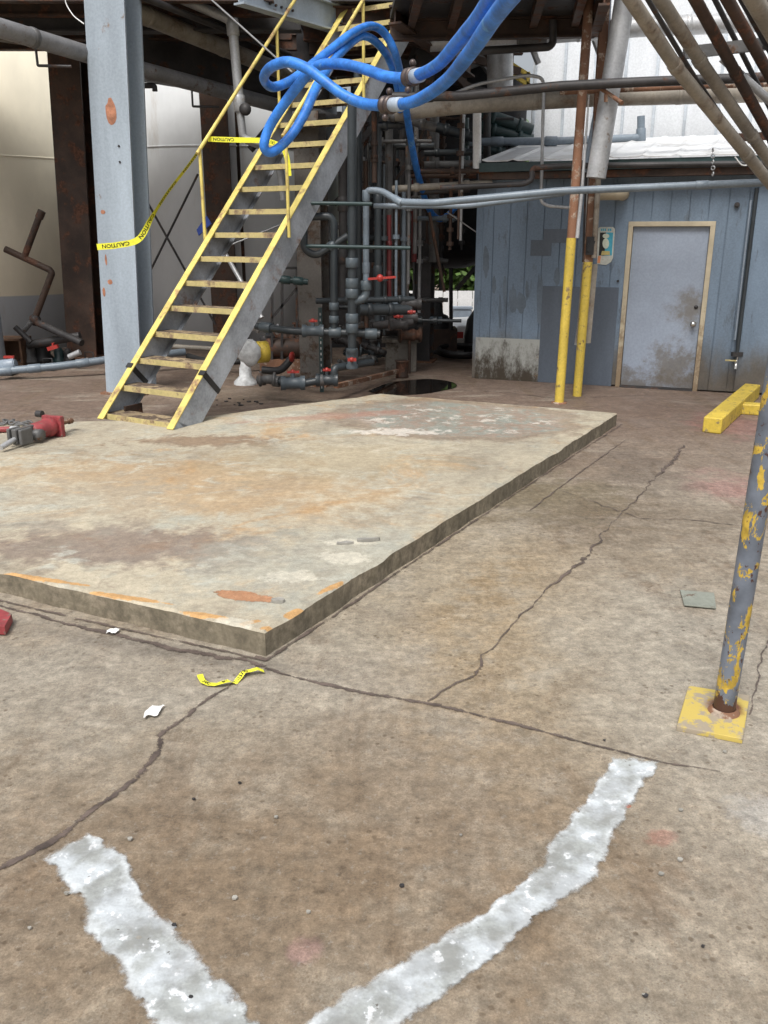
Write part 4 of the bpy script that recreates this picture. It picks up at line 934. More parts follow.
for i in range(16):
    x=rq.uniform(262,412); y=rq.uniform(318,372); g=gr(x,max(y+8,352)); g.y=min(g.y,12.6); c=Vector((g.x,g.y,rq.uniform(.1,.55))); t=MB()
    ax=rq.choice([Vector((1,.2,0)),Vector((0,0,1)),Vector((.3,1,0))]).normalized(); rr_=rq.uniform(.035,.07)
    t.lathe(c,[(0,-.14),(rr_*1.5,-.14),(rr_*1.5,-.12),(rr_,-.11),(rr_,.0),(rr_*1.25,.02),(rr_*1.25,.06),(rr_,.08),(rr_,.12),(rr_*1.5,.13),(rr_*1.5,.15),(0,.15)],12,ax)
    t.cyl(c,Vector((c.x,c.y,0)),.018,6)
    solo('flanged_fitting',t,M[rq.choice(['dark_steel','pvc_dark','pvc_shaded','grey_steel','brown_steel'])],'small dark flanged fitting on a thin support in the low tangle','fitting','flanged fittings in the low tangle')
# hoses/pipe jumble low centre
rj=random.Random(5)
for i in range(12):
    x=rj.uniform(335,395); y=rj.uniform(322,362); Y=rj.uniform(10.8,12.0)
    pipe('short dark pipe piece in the low jumble behind the thick riser',[(x,y,Y),(x+rj.uniform(-26,26),y+rj.uniform(-12,10),Y+.2)],rj.uniform(.025,.05),M[rj.choice(['pvc_dark','dark_steel','dark_steel','grey_steel'])],rings=((0,.3),(0,.8)),rr=1.4,rl=.03,group='dark pipe pieces behind the riser')
for i in range(10):
    x=rj.uniform(368,402); y=rj.uniform(225,318); Y=rj.uniform(12.2,13.6)
    t=MB(); p=at(x,y,Y); t.tube(rpath([p,p+Vector((rj.uniform(.2,.5),0,0)),p+Vector((.4,.1,-rj.uniform(.2,.7)))],.08),rj.uniform(.03,.055),8)
    solo('bent_pipe',t,M[rj.choice(['pvc_dark','dark_steel','brown_steel'])],'bent dark pipe in the shadows around the narrow steel column','pipe','bent pipes around the narrow column')

# ------------------------------------------------------------------ left floor clutter
e=pipe('long grey pipe lying along the floor in front of the tanks',[(-30,374,10.9),(28,369,11.1),(60,366,11.2),(105,360,11.4),(185,352,11.9)],.05,M['pvc_lit'],.05,rings=((0,.6),(1,.2),(2,.5)),rr=1.15)
for x,y in ((6,376),(49,371),(90,364)):
    g=gr(x,y); t=MB(); t.box(g+Vector((0,.1,.03)),(.16,.22,.07)); t.tube([g+Vector((-.06,.0,.05)),g+Vector((-.06,.0,.17)),g+Vector((.06,.0,.17)),g+Vector((.06,.0,.05))],.01,6); part('pipe_rest',t,M['black'],e)
e=thing('bent_pipe_assembly','dark jointed pipe assembly standing against the cream tank','pipe',at(34,352,12.6))
def pp(e,pts,r,m,nm='tube',bend=.07): t=MB(); t.tube(rpath([at(*q) for q in pts],bend),r,10); return part(nm,t,m,e)
pp(e,[(5,249,12.4),(50,270,12.4),(52,273,12.4),(34,321,12.4)],.045,M['brown_steel']); pp(e,[(41,212,12.4),(24,258,12.4)],.045,M['brown_steel'])
pp(e,[(42,211,12.4),(39,218,12.4)],.055,M['brown_steel'],'end_collar')
pp(e,[(34,321,12.4),(82,343,12.0)],.05,M['dark_steel']); t=MB(); t.blob(at(35,320,12.4),.085); part('joint',t,M['dark_steel'],e)
pp(e,[(15,327,12.2),(31,342,12.2)],.04,M['dark_steel']); pp(e,[(31,322,12.3),(24,331,12.3)],.035,M['grey_steel'])
pipe('dark pipe lying level behind the jointed assembly',[(28,345,12.4),(80,336,12.4)],.06,M['dark_steel'])
e=thing('wooden_box','open brown wooden box at the left edge by the floor pipe','box',gr(8,368))
g=gr(6,366)+Vector((0,.25,0))
for c,s in (((0,0,.36),(.46,.4,.03)),((0,0,.015),(.46,.4,.03)),((-.215,0,.19),(.03,.4,.33)),((.215,0,.19),(.03,.4,.33)),((0,.19,.19),(.40,.02,.33))):
    t=MB(); t.box(g+Vector(c),s); part('board',t,M['wood'],e)
e=pipe('blue-grey valve fitting in front of the wooden box',[(0,366,11.1),(16,364,11.1)],.06,M['pvc_blue'],rings=((0,.5),),rr=1.3)
t=MB(); t.bar(at(4,357,11.1),at(14,357,11.1),.04,.03); part('handle',t,M['red'],e)
for i,(x,y,rr,mm,lab) in enumerate([(30,355,.13,'grey_steel','mottled grey fitting lump right of the wooden box'),(44,354,.15,'black','black rounded fitting lump left of the red tag'),(60,354,.10,'green_pipe','dark green bottle-like fitting near the brown column'),(69,354,.09,'dark_steel','small dark fitting against the brown column foot')]):
    g=gr(x,y+8); t=MB(); t.lathe(g,[(0,0),(rr,0),(rr*1.05,rr*.3),(rr*.7,rr*.8),(rr*.75,rr*1.5),(rr*.4,rr*2.1),(0,rr*2.2)],12); solo('pipe_fitting',t,M[mm],lab,'fitting')
t=MB(); t.bar(at(48,349,11.9),at(58,346,11.9),.06,.05); t.bar(at(53,347,11.9),at(53,343,11.9),.02,.05); solo('red_tag',t,M['red'],'bright red plastic piece among the dark fittings at left','fitting')
pipe('short light metal tube leaning near the brown column foot',[(69,357,11.9),(80,352,11.9)],.04,M['galv'])
pipe('black hose lying on the floor behind the stairs',[(188,356,11.9),(205,361,11.6),(240,362,11.6),(262,360,11.8)],.04,M['black'],.2)
pipe('pale board-like pipe lying on the floor behind the stairs',[(165,346,12.6),(235,350,12.6)],.035,M['beige_pipe'])
t=MB(); p=at(203,228,11.0); t.hexa([p+Vector(q) for q in ((-.06,0,-.09),(.10,0,.05),(.10,.05,.05),(-.06,.05,-.09),(-.08,0,-.02),(.05,0,.14),(.05,.05,.14),(-.08,.05,-.02))]); solo('blue_bag',t,M['blue_tarp'],'small dark blue plastic piece behind the left stringer','bag')

# red breaker tool on the pad
def tool():
    z=PZ; b=gr(36,443,z); e=thing('hydraulic_breaker','faded red hydraulic breaker tool lying on the pad at left','tool',b)
    a=gr(13,449,z)+Vector((0,0,.09)); c=gr(58,435,z)+Vector((0,0,.09)); d=(c-a).normalized(); L=(c-a).length; s=Vector((-d.y,d.x,0))
    t=MB(); A=a+d*L*.42; t.tube([A,A+d*.02,A+d*L*.30,A+d*L*.34,a+d*L*.88,a+d*L*.9],[.05,.07,.075,.085,.08,.06],14); part('body',t,M['redtool'],e,bevel=0)
    t=MB(); t.bar(a+d*L*.88,a+d*L*.97,.20,.18); part('end_plate',t,M['redtool'],e,bevel=.008)
    for q in (-1,1):
        for w in (-1,1):
            t=MB(); p=a+d*L*.97+s*q*.07+Vector((0,0,w*.06)); t.cyl(p,p+d*.02,.014,8); part('bolt',t,M['grey_steel'],e)
    t=MB(); t.cyl(a+d*L*.97,a+d*(L*.97+.18),.018,10); t.cyl(a+d*(L*.97+.17),a+d*(L*.97+.21),.026,10); part('shaft',t,M['rust'],e)
    t=MB(); t.bar(a+d*L*.05,a+d*L*.46,.05,.13); t.bar(a+s*.06+d*L*.05,a+s*.06+d*L*.3,.03,.13); t.bar(a-s*.06+d*L*.05,a-s*.06+d*L*.3,.03,.13); part('clevis',t,M['grey_steel'],e,bevel=.01)
    t=MB(); t.cyl(a-d*.13-Vector((0,0,.05)),a+d*.12+Vector((0,0,.0)),.022,10); part('pin',t,M['galv'],e)
    t=MB(); t.lathe(a+d*L*.45-s*.04-Vector((0,0,.02)),[(0,-.05),(.05,-.05),(.05,.05),(0,.05)],12,s); part('pivot',t,M['grey_steel'],e)
    t=MB(); p=gr(42,433,z)+Vector((0,0,.17)); t.cyl(p-s*.03,p+s*.03,.03,10); part('port',t,M['dark_steel'],e)
    return e
tool()
e=thing('red_bar','red rod with bright steel tip lying behind the breaker','rod',gr(0,433,PZ))
t=MB(); t.cyl(gr(-30,434,PZ)+Vector((0,0,.03)),gr(12,432.5,PZ)+Vector((0,0,.03)),.026,10); part('rod',t,M['redtool'],e)
t=MB(); t.tube([gr(12,432.5,PZ)+Vector((0,0,.03)),gr(20,433,PZ)+Vector((0,0,.04))],[.03,.022],10); part('tip',t,M['galv'],e)
t=MB()
cp=[gr(x,y,PZ)+Vector((0,0,.02)) for x,y in ((-6,424),(2,425),(9,423),(15,425),(21,427),(27,425),(31,428),(29,432))]
for i,p in enumerate(cp):
    t.tube([p+Vector((math.cos(a)*.05,math.sin(a)*.028,.012*math.sin(a*2+i))) for a in [2*math.pi*j/12 for j in range(13)]],.011,6)
solo('chain',t,M['grey_steel'],'rusty grey chain heaped behind the red breaker','chain')

# ------------------------------------------------------------------ shed
sR=5.6
e=thing('shed','blue-grey boarded shed with white sheet roof and tan framed door','shed',F0)
ds0,_=fhit(622,387); ds1,_=fhit(705,390); _,dz=fhit(674,221)
_,dza=fhit(632,222); DZ=(dz+dza)/2
ds0=(fhit(615,387)[0]+fhit(629,224)[0])/2-.0; ds1=(fhit(697,391)[0]+fhit(716,224)[0])/2
H=2.55
def fbox(s0,s1,z0,z1,o0,o1):   # box on the facade plane; offsets towards camera
    P=[fpt(s0,z0,o1),fpt(s1,z0,o1),fpt(s1,z0,o0),fpt(s0,z0,o0)]; up=Vector((0,0,z1-z0)); return P+[p+up for p in P]
wall=MB(); wall.hexa(fbox(0,ds0,0.02,H,-.08,0)); wall.hexa(fbox(ds1,sR,.02,H,-.08,0)); wall.hexa(fbox(ds0,ds1,DZ,H,-.08,0))
bw=.205; s=0.0
while s<sR:
    a,b=s+.006,min(s+bw-.006,sR); s+=bw
    if b<=ds0 or a>=ds1: wall.hexa(fbox(a,b,0.02,H,0.001,.014))
    else:
        if a<ds0-.02: wall.hexa(fbox(a,ds0,0.02,H,0.001,.014))
        if b>ds1+.02: wall.hexa(fbox(ds1,b,0.02,H,0.001,.014))
        wall.hexa(fbox(max(a,ds0),min(b,ds1),DZ,H,.001,.014))
wo=part('front_wall',wall,M['siding'],e)
t=MB(); t.hexa(fbox(0,.05,0,H,-2.3,-.081)); part('side_wall',t,M['siding'],e)
t=MB(); t.hexa(fbox(0.06,sR,0,H-.05,-2.4,-2.3)); part('rear_wall',t,M['siding'],e)
t=MB(); t.hexa(fbox(-.012,.07,0.01,H,-.05,.022)); part('corner_trim',t,M['siding'],e)
fr=MB(); fw=.055
fr.hexa(fbox(ds0,ds0+fw,0,DZ,-.06,.035)); fr.hexa(fbox(ds1-fw,ds1,0,DZ,-.06,.035)); fr.hexa(fbox(ds0,ds1,DZ-fw,DZ+.0,-.06,.036))
part('door_frame',fr,M['frame_tan'],e,bevel=.004)
dr=MB(); dr.hexa(fbox(ds0+fw+.004,ds1-fw-.004,.02,DZ-fw-.004,-.05,-.01)); do=part('door',dr,M['door'],e,bevel=.003)
ks,kz=fhit(693,324); kp=fpt(ks,kz,-.01); t=MB(); t.lathe(kp,[(.034,0),(.034,.008),(.012,.01),(.012,.04),(.028,.05),(.032,.065),(.026,.08),(0,.084)],16,FN); part('knob',t,M['knob'],do)
ks,kz=fhit(696,307); kp=fpt(ks,kz,-.01); t=MB(); t.lathe(kp,[(.022,0),(.022,.01),(0,.012)],14,FN); part('deadbolt',t,M['dark_steel'],do)
t=MB(); t.hexa(fbox(ds0+fw,ds1-fw,0,.018,-.06,.05)); part('threshold',t,M['dark_steel'],e)
for x,y in ((622,250),(617,320),(612,375)): pass
# repaint panels, kick panel
def fpanel(px0,py0,px1,py1,off,th,m,nm,lab=None,par=None,bev=0):
    a=fhit(px0,py0,off); b=fhit(px1,py1,off); t=MB(); t.hexa(fbox(min(a[0],b[0]),max(a[0],b[0]),min(a[1],b[1]),max(a[1],b[1]),off,off+th)); return part(nm,t,m,par or e,lab,bevel=bev)
fpanel(543,286,611,386,.015,.012,M['navy'],'patch_panel','dark slate lower patch panel')
fpanel(476,337,540,382,.015,.010,M['lowpanel'],'patch_panel','mouldy whitish lower panel')
fpanel(531,240,551,256,.0145,.003,M['navy'],'repaint_patch'); fpanel(544,229,566,243,.0145,.0035,M['navy'],'repaint_patch')
# sign
SMEARS=1
def fpoly(pxs,off,m,nm,par,th=.002):
    P=[fpt(*fhit(x,y,off),off) for x,y in pxs]; n_=len(P); t=MB(); t.add(P+[p+FN*th for p in P],[tuple(range(n_,2*n_)),tuple(reversed(range(n_)))]+[(i,(i+1)%n_,n_+(i+1)%n_,n_+i) for i in range(n_)]); return part(nm,t,m,par)
sg=thing('safety_sign','small worn pictorial sign with teal panel between the yellow posts and the door','sign',fpt(*fhit(606,264,.016),.016))
fpoly([(598,229),(600,227),(613,227),(615,229),(613,258),(611,262),(606,265),(597,264)],.016,M['sign_white'],'backing',sg,.006)
fpoly([(600,232.5),(606,232.5),(604.5,255.5),(598.8,255.5)],.0225,M['ink'],'dark_panel',sg)
fpoly([(606,232.5),(613.2,232.5),(611.8,255.5),(604.5,255.5)],.0225,M['teal'],'teal_panel',sg)
def felli(cx,cy,rx,ry,off,m,nm,par,n_=16): return fpoly([(cx+rx*math.cos(2*math.pi*k/n_),cy+ry*math.sin(2*math.pi*k/n_)) for k in range(n_)],off,m,nm,par,.001)
felli(606,236,3.4,2.4,.0248,M['olive'],'figure_cap',sg); felli(605.8,243.5,3.3,5.2,.0262,M['olive'],'figure_body',sg)
fpoly([(602,251),(609.5,251),(610,255),(601,255)],.0248,M['ochre'],'yellow_strip',sg)
fpoly([(598,256),(601,256),(600,263),(597.2,263)],.0225,M['orange'],'orange_strip',sg)
for k,(x0,x1) in enumerate(((601,602.4),(603,604.2),(604.8,606),(608,609.2),(609.8,611.4))):
    fpoly([(x0,228.6),(x1,228.6),(x1,231),(x0,231)],.0225,M['teal'],'letter_mark',sg)
for k,(cx,cy,rx,ry) in enumerate(((486,262,3,16),(494,285,2,9),(505,290,2,14),(513,300,4,14),(521,303,5,10),(540,300,3.5,26),(557,277,3,9),(500,312,1.5,18),(527,290,1.5,10))):
    fpoly([(cx+rx*math.cos(a)*(1+.5*mnoise.noise(Vector((a*2,k,0)))),cy+ry*math.sin(a)*(1+.5*mnoise.noise(Vector((a*2,k,3))))) for a in [2*math.pi*q/16 for q in range(16)]],.0145+.0004*k,M['smear'],'repaint_patch',e,.001)
# small hardware
t=MB(); p=fpt(*fhit(737,205,.014),.014); t.cyl(p,p+FN*.03,.03,12); t.cyl(p+FN*.03,p+FN*.05,.015,10); part('vent_plug',t,M['dark_steel'],e)
t=MB(); p=fpt(*fhit(618,281,.014),.014); t.cyl(p,p+FN*.02,.015,10); part('vent_plug',t,M['dark_steel'],e)
# faucet line
def fpipe(label,pxs,off,r,m,name='pipe',bend=.05): 
    P=[fpt(*fhit(x,y,off),off) for x,y in pxs]; t=MB(); t.tube(rpath(P,bend),r,10); return P,t
P,t=fpipe('',[(757,188),(738,345),(736,362)],.06,.022,M['pvc_dark'])
w=thing('water_pipe','slim dark water pipe with a small tap on the shed wall right of the door','pipe',P[-1]); part('tube',t,M['pvc_dark'],w)
P2,t=fpipe('',[(751,200),(735,340)],.05,.012,M['galv']); part('conduit',t,M['pvc_blue'],w)
t=MB(); p=P[-1]; t.tube(rpath([p+Vector((0,0,.06)),p-Vector((0,0,.0)),p+FN*.07-Vector((0,0,.02)),p+FN*.08-Vector((0,0,.07))],.03),.022,10); tp_=part('tap',t,M['knob'],w)
t=MB(); t.bar(p+FN*.04-FD*.12+Vector((0,0,.02)),p+FN*.04+Vector((0,0,.02)),.015,.015); part('handle',t,M['yellow_steel2'],tp_)
t=MB(); t.box(p+Vector((0,0,.09)),(.12,.05,.05)); part('clip',t,M['dark_steel'],w)
# roof
rf=MB(); z0,z1=2.60,3.03; s0,s1=.10,sR+.3; ns=int((s1-s0)/.06)
prof=[]
for k in range(ns+1):
    s_=s0+(s1-s0)*k/ns; prof.append((s_, .016 if k%6==0 else 0.0))
vs=[];
for s_,hh in prof: vs += [fpt(s_,z0+hh,.28),fpt(s_+.05,z1+hh,-2.3),fpt(s_,z0+hh-.012,.28),fpt(s_+.05,z1+hh-.012,-2.3)]
rf.add(vs,[f for k in range(ns) for f in ((4*k,4*k+4,4*k+5,4*k+1),(4*k+2,4*k+3,4*k+7,4*k+6),(4*k,4*k+2,4*k+6,4*k+4))])
part('roof',rf,M['roof'],e)
t=MB(); t.hexa(fbox(.06,sR+.2,z0-.12,z0-.02,.20,.26)); part('fascia',t,M['green_pipe'],e)
t=MB(); t.hexa(fbox(.04,sR+.2,z0-.20,z0-.125,.04,.20)); part('soffit_board',t,M['brown_steel'],e)
# right return bay of the wall
rs,_=fhit(741,330); t=MB(); t.hexa(fbox(rs,sR,.03,H-.02,.016,.05)); part('raised_bay',t,M['siding'],e)

# white building
e=thing('white_building','tall white metal clad building rising behind the shed roof','building',fpt(.7,0,-3.0))
bs0=fhit(531,120,-2.7)[0]
t=MB(); t.hexa(fbox(bs0,bs0+9,0,9,-8,-2.7)); part('wall',t,M['white_siding'],e)
k=0; s=bs0+.02
while s<bs0+8.9:
    t.hexa(fbox(s,s+.03,0,9,-2.699,-2.67)); s+=.42; 
t2=MB(); s=bs0+.02
while s<bs0+8.9: t2.hexa(fbox(s,s+.035,0,9,-2.698,-2.668)); s+=.42
part('cladding_ribs',t2,M['rib'],e)

# ------------------------------------------------------------------ foreground post, yellow blocks
pc=gr(723,716); e=thing('peeling_post','peeling grey and yellow pipe post on a square base plate at the right','post',pc)
top=at(790,300,pc.y*.985); ax=(top-pc)
t=MB(); 
n_=40; t.tube([pc+Vector((0,0,.012)),pc+ax*.5,pc+ax],.041,28); part('pipe',t,M['post'],e)
B=[gr(676,731),gr(742,744),gr(749,700),gr(688,690)]; cc=sum(B,Vector())/4
t=MB(); t.hexa([p for p in B]+[p+Vector((0,0,.022)) for p in B]); part('base_plate',t,M['plate'],e,bevel=.003)
t=MB(); t.lathe(pc+Vector((0,0,.02)),[(.062,0),(.052,.012),(.044,.02)],24); part('weld_bead',t,M['rust'],e)
z=.15
A1,A2=gr(704,434),gr(722,436); A2b=gr(757,404); A1b=gr(737,404)
e=tag(link_mesh('wheel_stop',MB(),None),'','') if False else None
def block(P,h,label):
    t=MB(); t.hexa([p for p in P]+[p+Vector((0,0,h)) for p in P]); return solo('parking_block',t,M['yellow_block'],label,'parking block',bevel=.012)
def rectblock(a,b,w,h,label):
    d=(b-a).normalized(); s=Vector((-d.y,d.x,0))*w/2; return block([a-s,b-s,b+s,a+s],h,label)
a=gr(714,435)+Vector((0,.07,0)); b=gr(751,397); rectblock(a,b,.17,.15,'long yellow painted timber block pointing at the shed wall')
a=gr(741,414)+Vector((0,.05,0)); b=gr(800,418)+Vector((0,.05,0)); rectblock(a,b,.15,.11,'shorter yellow painted block lying crosswise behind the peeling post')

# ------------------------------------------------------------------ blue hoses
def hose(label,segs,coup):
    pts=[at(*p) for p in segs]; e=thing('blue_hose',label,'hose',min(pts,key=lambda q:q.z))
    path=catmull(pts,10); t=MB(); t.tube(path,[.039*(1+.06*mnoise.noise(p*3)) for p in path],18); part('tube',t,M['hose'],e)
    c=at(*coup); i=min(range(len(path)),key=lambda k:(path[k]-c).length); d=(path[i+1]-path[i-1]).normalized(); c=path[i]
    t=MB(); t.tube([c-d*.16,c-d*.155,c-d*.05,c-d*.045],[.041,.047,.047,.041],20); part('cuff',t,M['hose_cuff'],e)
    t=MB(); t.tube([c-d*.05,c-d*.045,c-d*.02,c-d*.015,c+d*.015,c+d*.02,c+d*.045,c+d*.05],[.045,.062,.062,.05,.05,.062,.062,.045],20); t.blob(c+Vector((.01,-.02,.085)),.025,8,5); t.blob(c+Vector((-.02,-.03,-.085)),.025,8,5)
    part('coupling',t,M['clamp'],e)
    return e
hose('lower blue hose looping over the stairs with its coupling nearest the risers',
 [(560,-60,3.6),(500,10,4.2),(472,50,4.9),(445,82,5.7),(415,101,6.4),(388,105,6.7),(366,104,6.9),(345,96,7.0),(324,81,7.1),(306,68,7.2),(287,62,7.3),(270,68,7.5),(264,79,7.8),(273,87,8.0),(292,80,8.2),(313,64,8.4),(333,48,8.7),(353,33,9.0),(371,26,9.3),(385,34,9.5),(396,56,9.6),(403,90,9.9),(409,128,10.4),(415,162,10.9),(424,196,11.5),(431,212,11.9),(439,219,12.0),(447,216,12.0),(455,208,12.1)],(388,105,6.7))
hose('upper blue hose with the higher coupling and the long hanging loop',
 [(520,-60,3.9),(485,8,4.6),(458,42,5.4),(436,66,6.1),(411,77,6.6),(388,77,6.8),(364,69,7.0),(340,64,7.15),(318,66,7.3),(303,80,7.4),(287,100,7.5),(270,126,7.6),(264,146,7.6),(272,152,7.65),(289,138,7.75),(304,115,7.9),(316,88,8.1),(330,66,8.5),(345,48,8.9),(362,36,9.2),(378,44,9.5),(391,64,9.8),(398,90,10.0),(400,110,10.3)],(411,77,6.6))

# ------------------------------------------------------------------ caution tape
def text_pts(txt):
    cu=bpy.data.curves.new('t','FONT'); cu.body=txt; cu.size=1.0; cu.fill_mode='FRONT'; cu.resolution_u=2; cu.offset=.018
    ob=bpy.data.objects.new('t',cu); C.objects.link(ob); dg=bpy.context.evaluated_depsgraph_get(); me=bpy.data.meshes.new_from_object(ob.evaluated_get(dg))
    vs=[v.co.copy() for v in me.vertices]; fs=[tuple(p.vertices) for p in me.polygons]
    bpy.data.objects.remove(ob); bpy.data.meshes.remove(me); return vs,fs
TXT=text_pts('CAUTION')
def tape(label,pts,w,face=(0,-1,0),texts=True,twist=None,flip=True,gap=.25,crumple=0):
    P=catmull([p if isinstance(p,Vector) else at(*p) for p in pts],8); L=[0]
    for i in range(1,len(P)): L.append(L[-1]+(P[i]-P[i-1]).length)
    face=Vector(face)
    def frame(s):
        i=0
        while i<len(P)-2 and L[i+1]<s: i+=1
        f=(s-L[i])/max(L[i+1]-L[i],1e-6); p=P[i].lerp(P[i+1],f); d=(P[i+1]-P[i]).normalized()
        a=(twist(s/L[-1]) if twist else 0); u=face.cross(d); u=u.normalized(); nn=d.cross(u).normalized()
        u2=u*math.cos(a)+nn*math.sin(a); n2=d.cross(u2)
        return p,u2,n2
    e=thing('caution_tape',label,'tape',min(P,key=lambda q:q.z)); n_=max(12,int(L[-1]/.03)); vs=[];fs=[]
    for k in range(n_+1):
        p,u,nn=frame(L[-1]*k/n_)
        off=nn*crumple*mnoise.noise(p*30)
        vs += [p+u*w/2+off,p-u*w/2+off]
    t=MB(); t.add(vs,[(2*i,2*i+1,2*i+3,2*i+2) for i in range(n_)]); part('strip',t,M['tape'],e)
    if texts:
        vv,ff=TXT; sc=w*.85; wx=max(v.x for v in vv); sx=1.25; s=.06
        while s+wx*sc*sx<L[-1]:
            q=[]
            for v in vv:
                ss=s+(v.x*sc*sx if not flip else (wx-v.x)*sc*sx); p,u,nn=frame(ss); h=(v.y-.36)*sc*(-1 if flip else 1)
                # keep lettering on the side seen from the yard
                sgn = 1 if nn.y<0 else -1
                q.append(p+u*h+nn*sgn*.002+nn*crumple*mnoise.noise(p*30))
            tt=MB(); tt.add(q,ff); part('lettering',tt,M['ink'],e); s+=wx*sc*sx+gap
    return e
cA=colhit(98,245)-U*.012; cB=colhit(141,239)-U*.02
tape('yellow caution tape strung from the blue-grey column up to the left handrail post',[(97,247,9.32),(118,245,9.28),(139,239,9.35),(152,217,9.45),(168,192,9.55),(188,166,9.6),(206,141,9.7)],.062,texts=True,twist=lambda t:-.0 if t<.25 else min(1.32,(t-.25)*6),gap=.12)
tape('yellow caution tape stretched level between the handrail posts',[(208,139,9.6),(238,140,9.5),(266,141,9.4),(283,147,9.1)],.05,gap=.3)
tape('short yellow tape tail hanging from the right handrail post',[(283,147,9.05),(287,158,9.05),(289,176,9.05)],.05,face=(0,-1,0),texts=False)
g=[gr(x,y,.012)+Vector((0,0,.012*(i%2))) for i,(x,y) in enumerate(((200,676),(203,682),(213,684),(225,684),(236,680),(246,674),(264,671)))]
tape('crumpled yellow and black caution tape scrap on the floor at the pad corner',g,.026,face=(0,0,1),crumple=.018,gap=.004)
p=gr(250,673,.010)

# ------------------------------------------------------------------ beyond the yard
e=thing('white_fence','long white board fence far behind the pipework','fence',(4,24,-1))
t=MB()
for i in range(60):
    x=-9+i*.4; t.box((x,24,-.35),(.385,.03,1.3))
part('panel',t,M['white'],e)
for z in (-.7,.05):
    t=MB(); t.box((3,24.04,z),(24,.05,.08)); part('rail',t,M['white'],e)
e=thing('blue_drum','pale blue box shape standing in front of the white fence','box',(2.2,23,-1)); t=MB(); t.box((2.05,23.2,-.55),(.5,.4,.9)); part('body',t,M['pvc_blue'],e,bevel=.05); t=MB(); t.box((2.05,23.2,-.08),(.54,.44,.05)); part('lid',t,M['pvc_blue'],e)
# parked vehicle (rear quarter seen through the gap)
e=thing('parked_car','white parked car with red tail light seen beyond the pipework','car',(1.95,18.6,-1))
body=MB(); prof=[(-.72,.3),(-.78,.55),(-.74,.85),(-.6,1.0),(-.2,1.02),(0,1.05),(.35,1.40),(.6,1.45),(1.6,1.45),(2.3,1.02),(3.0,.95),(3.4,.8),(3.45,.4),(3.4,.3)]
xo=2.1; W=.85
vs=[(xo+x,18.7-W+ (0.12 if z>1.1 else 0),-1+z) for x,z in prof]+[(xo+x,18.7+W-(0.12 if z>1.1 else 0),-1+z) for x,z in prof]; n_=len(prof)
body.add(vs,[tuple(range(n_)),tuple(reversed(range(n_,2*n_)))]+[(i,i+n_,(i+1)%n_+n_,(i+1)%n_) for i in range(n_)]); part('body',body,M['white'],e,bevel=.04)
t=MB(); t.box((xo-.70,18.7-W+.18,-1+.78),(.14,.34,.2)); t.box((xo-.60,18.7-W-.0,-1+.78),(.24,.02,.18)); part('tail_light',t,M['red'],e)
t=MB(); t.box((xo-.78,18.7,-1+.42),(.12,1.6,.16)); part('bumper',t,M['dark_steel'],e)
for x in (.1,2.6):
    for y in (-1,1):
        t=MB(); t.cyl((xo+x,18.7+y*W*.98-.1*y,-.68),(xo+x,18.7+y*W*1.01,-.68),.32,20); wv_=part('wheel',t,M['black'],e)
        t=MB(); t.cyl((xo+x,18.7+y*W*1.01,-.68),(xo+x,18.7+y*W*1.03,-.68),.19,16); part('rim',t,M['galv'],wv_)
t=MB(); t.add([(xo+.1,18.7-W+.105,-1+1.06),(xo+.4,18.7-W+.105,-1+1.34),(xo+1.6,18.7-W+.105,-1+1.36),(xo+2.1,18.7-W+.105,-1+1.06)],[(0,1,2,3)]); 
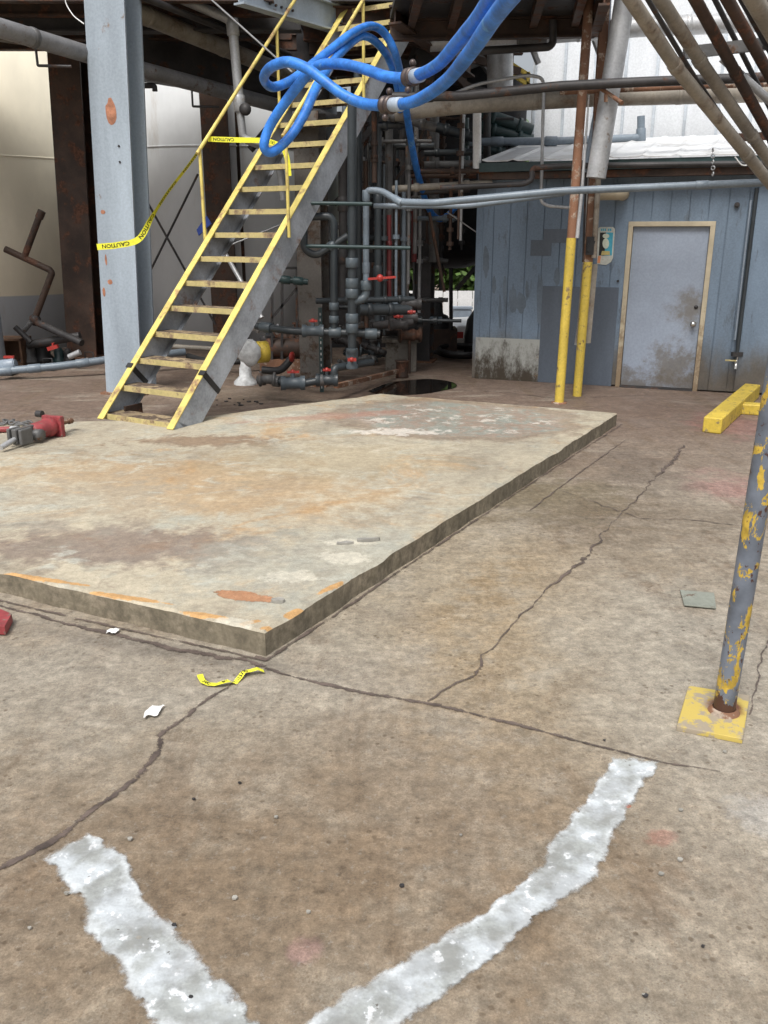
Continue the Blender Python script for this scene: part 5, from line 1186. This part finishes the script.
# trees
def tree(x,y,h,r,seed,label):
    rr=random.Random(seed); e=thing('broadleaf_tree',label,'tree',(x,y,-1),'trees beyond the fence')
    t=MB(); t.tube([(x,y,-1),(x+.1,y,h*.4),(x-.1,y,h*.75)],[.2,.14,.06],10)
    for k in range(5):
        a=rr.uniform(0,6.28); t.tube([(x,y,h*(.25+.1*k)),(x+math.cos(a)*r*.7,y+math.sin(a)*r*.7,h*(.5+.1*k))],[.07,.02],6)
    part('trunk',t,M['brown_steel'],e); c=MB(); vs=[];fs=[]
    cl=[Vector((x+rr.gauss(0,r*.45),y+rr.gauss(0,r*.45),-1+(h+1)*rr.uniform(.2,.95))) for _ in range(60)]
    for i in range(9000):
        q=rr.choice(cl); p=q+Vector((rr.gauss(0,1),rr.gauss(0,1),rr.gauss(0,.8)))*r*.17
        a=Vector((rr.uniform(-1,1),rr.uniform(-1,1),rr.uniform(-1,1))).normalized()*.13; b=a.orthogonal().normalized()*.075
        k=len(vs); vs += [p-a,p+b,p+a,p-b]; fs.append((k,k+1,k+2,k+3))
    c.add(vs,fs); part('crown',c,M['leaf'],e)
tree(.8,28,4.2,2.0,1,'leafy green tree beyond the white fence behind the narrow column')
tree(3.4,27.5,4.5,2.2,2,'leafy green tree beyond the white fence beside the shed corner')
tree(-2.0,29,4.8,2.2,4,'leafy green tree beyond the white fence behind the grey tank')

# ------------------------------------------------------------------ light, sky, camera
for o in bpy.data.objects:
    if '_org' in o: del o['_org']
w=bpy.data.worlds.new('World'); scn.world=w; w.use_nodes=True; nt=w.node_tree; nt.nodes.clear()
sky=nt.nodes.new('ShaderNodeTexSky'); sky.sky_type='NISHITA'; sky.sun_disc=False; sky.sun_elevation=R(58); sky.sun_rotation=R(200)
sky.air_density=1.0; sky.dust_density=6.0; sky.ozone_density=1.0
hs=nt.nodes.new('ShaderNodeHueSaturation'); hs.inputs['Saturation'].default_value=.35
bg=nt.nodes.new('ShaderNodeBackground'); bg.inputs[1].default_value=.115; ou=nt.nodes.new('ShaderNodeOutputWorld')
nt.links.new(sky.outputs[0],hs.inputs['Color']); nt.links.new(hs.outputs[0],bg.inputs[0]); nt.links.new(bg.outputs[0],ou.inputs[0])
sl=bpy.data.lights.new('Sun','SUN'); sl.energy=1.5; sl.angle=R(22); sl.color=(1,.97,.92); so=bpy.data.objects.new('sun',sl); C.objects.link(so)
el,az=R(58),R(200)   # from behind-left of the camera: azimuth clockwise from +Y
dirv=Vector((math.sin(az)*math.cos(el),math.cos(az)*math.cos(el),math.sin(el))); so.rotation_euler=dirv.to_track_quat('Z','Y').to_euler(); so.location=(0,-5,12)
cam=bpy.data.cameras.new('Camera'); co=bpy.data.objects.new('camera',cam); C.objects.link(co); scn.camera=co
co.location=(0,0,EYE); co.rotation_euler=(R(90)-PITCH,0,0); cam.sensor_fit='VERTICAL'; cam.sensor_height=36; cam.lens=FOC/1024*36; cam.clip_end=800
scn.view_settings.view_transform='Standard'; scn.view_settings.look='None'; scn.view_settings.exposure=0.52; scn.view_settings.gamma=1
scn.render.resolution_x=768; scn.render.resolution_y=1024
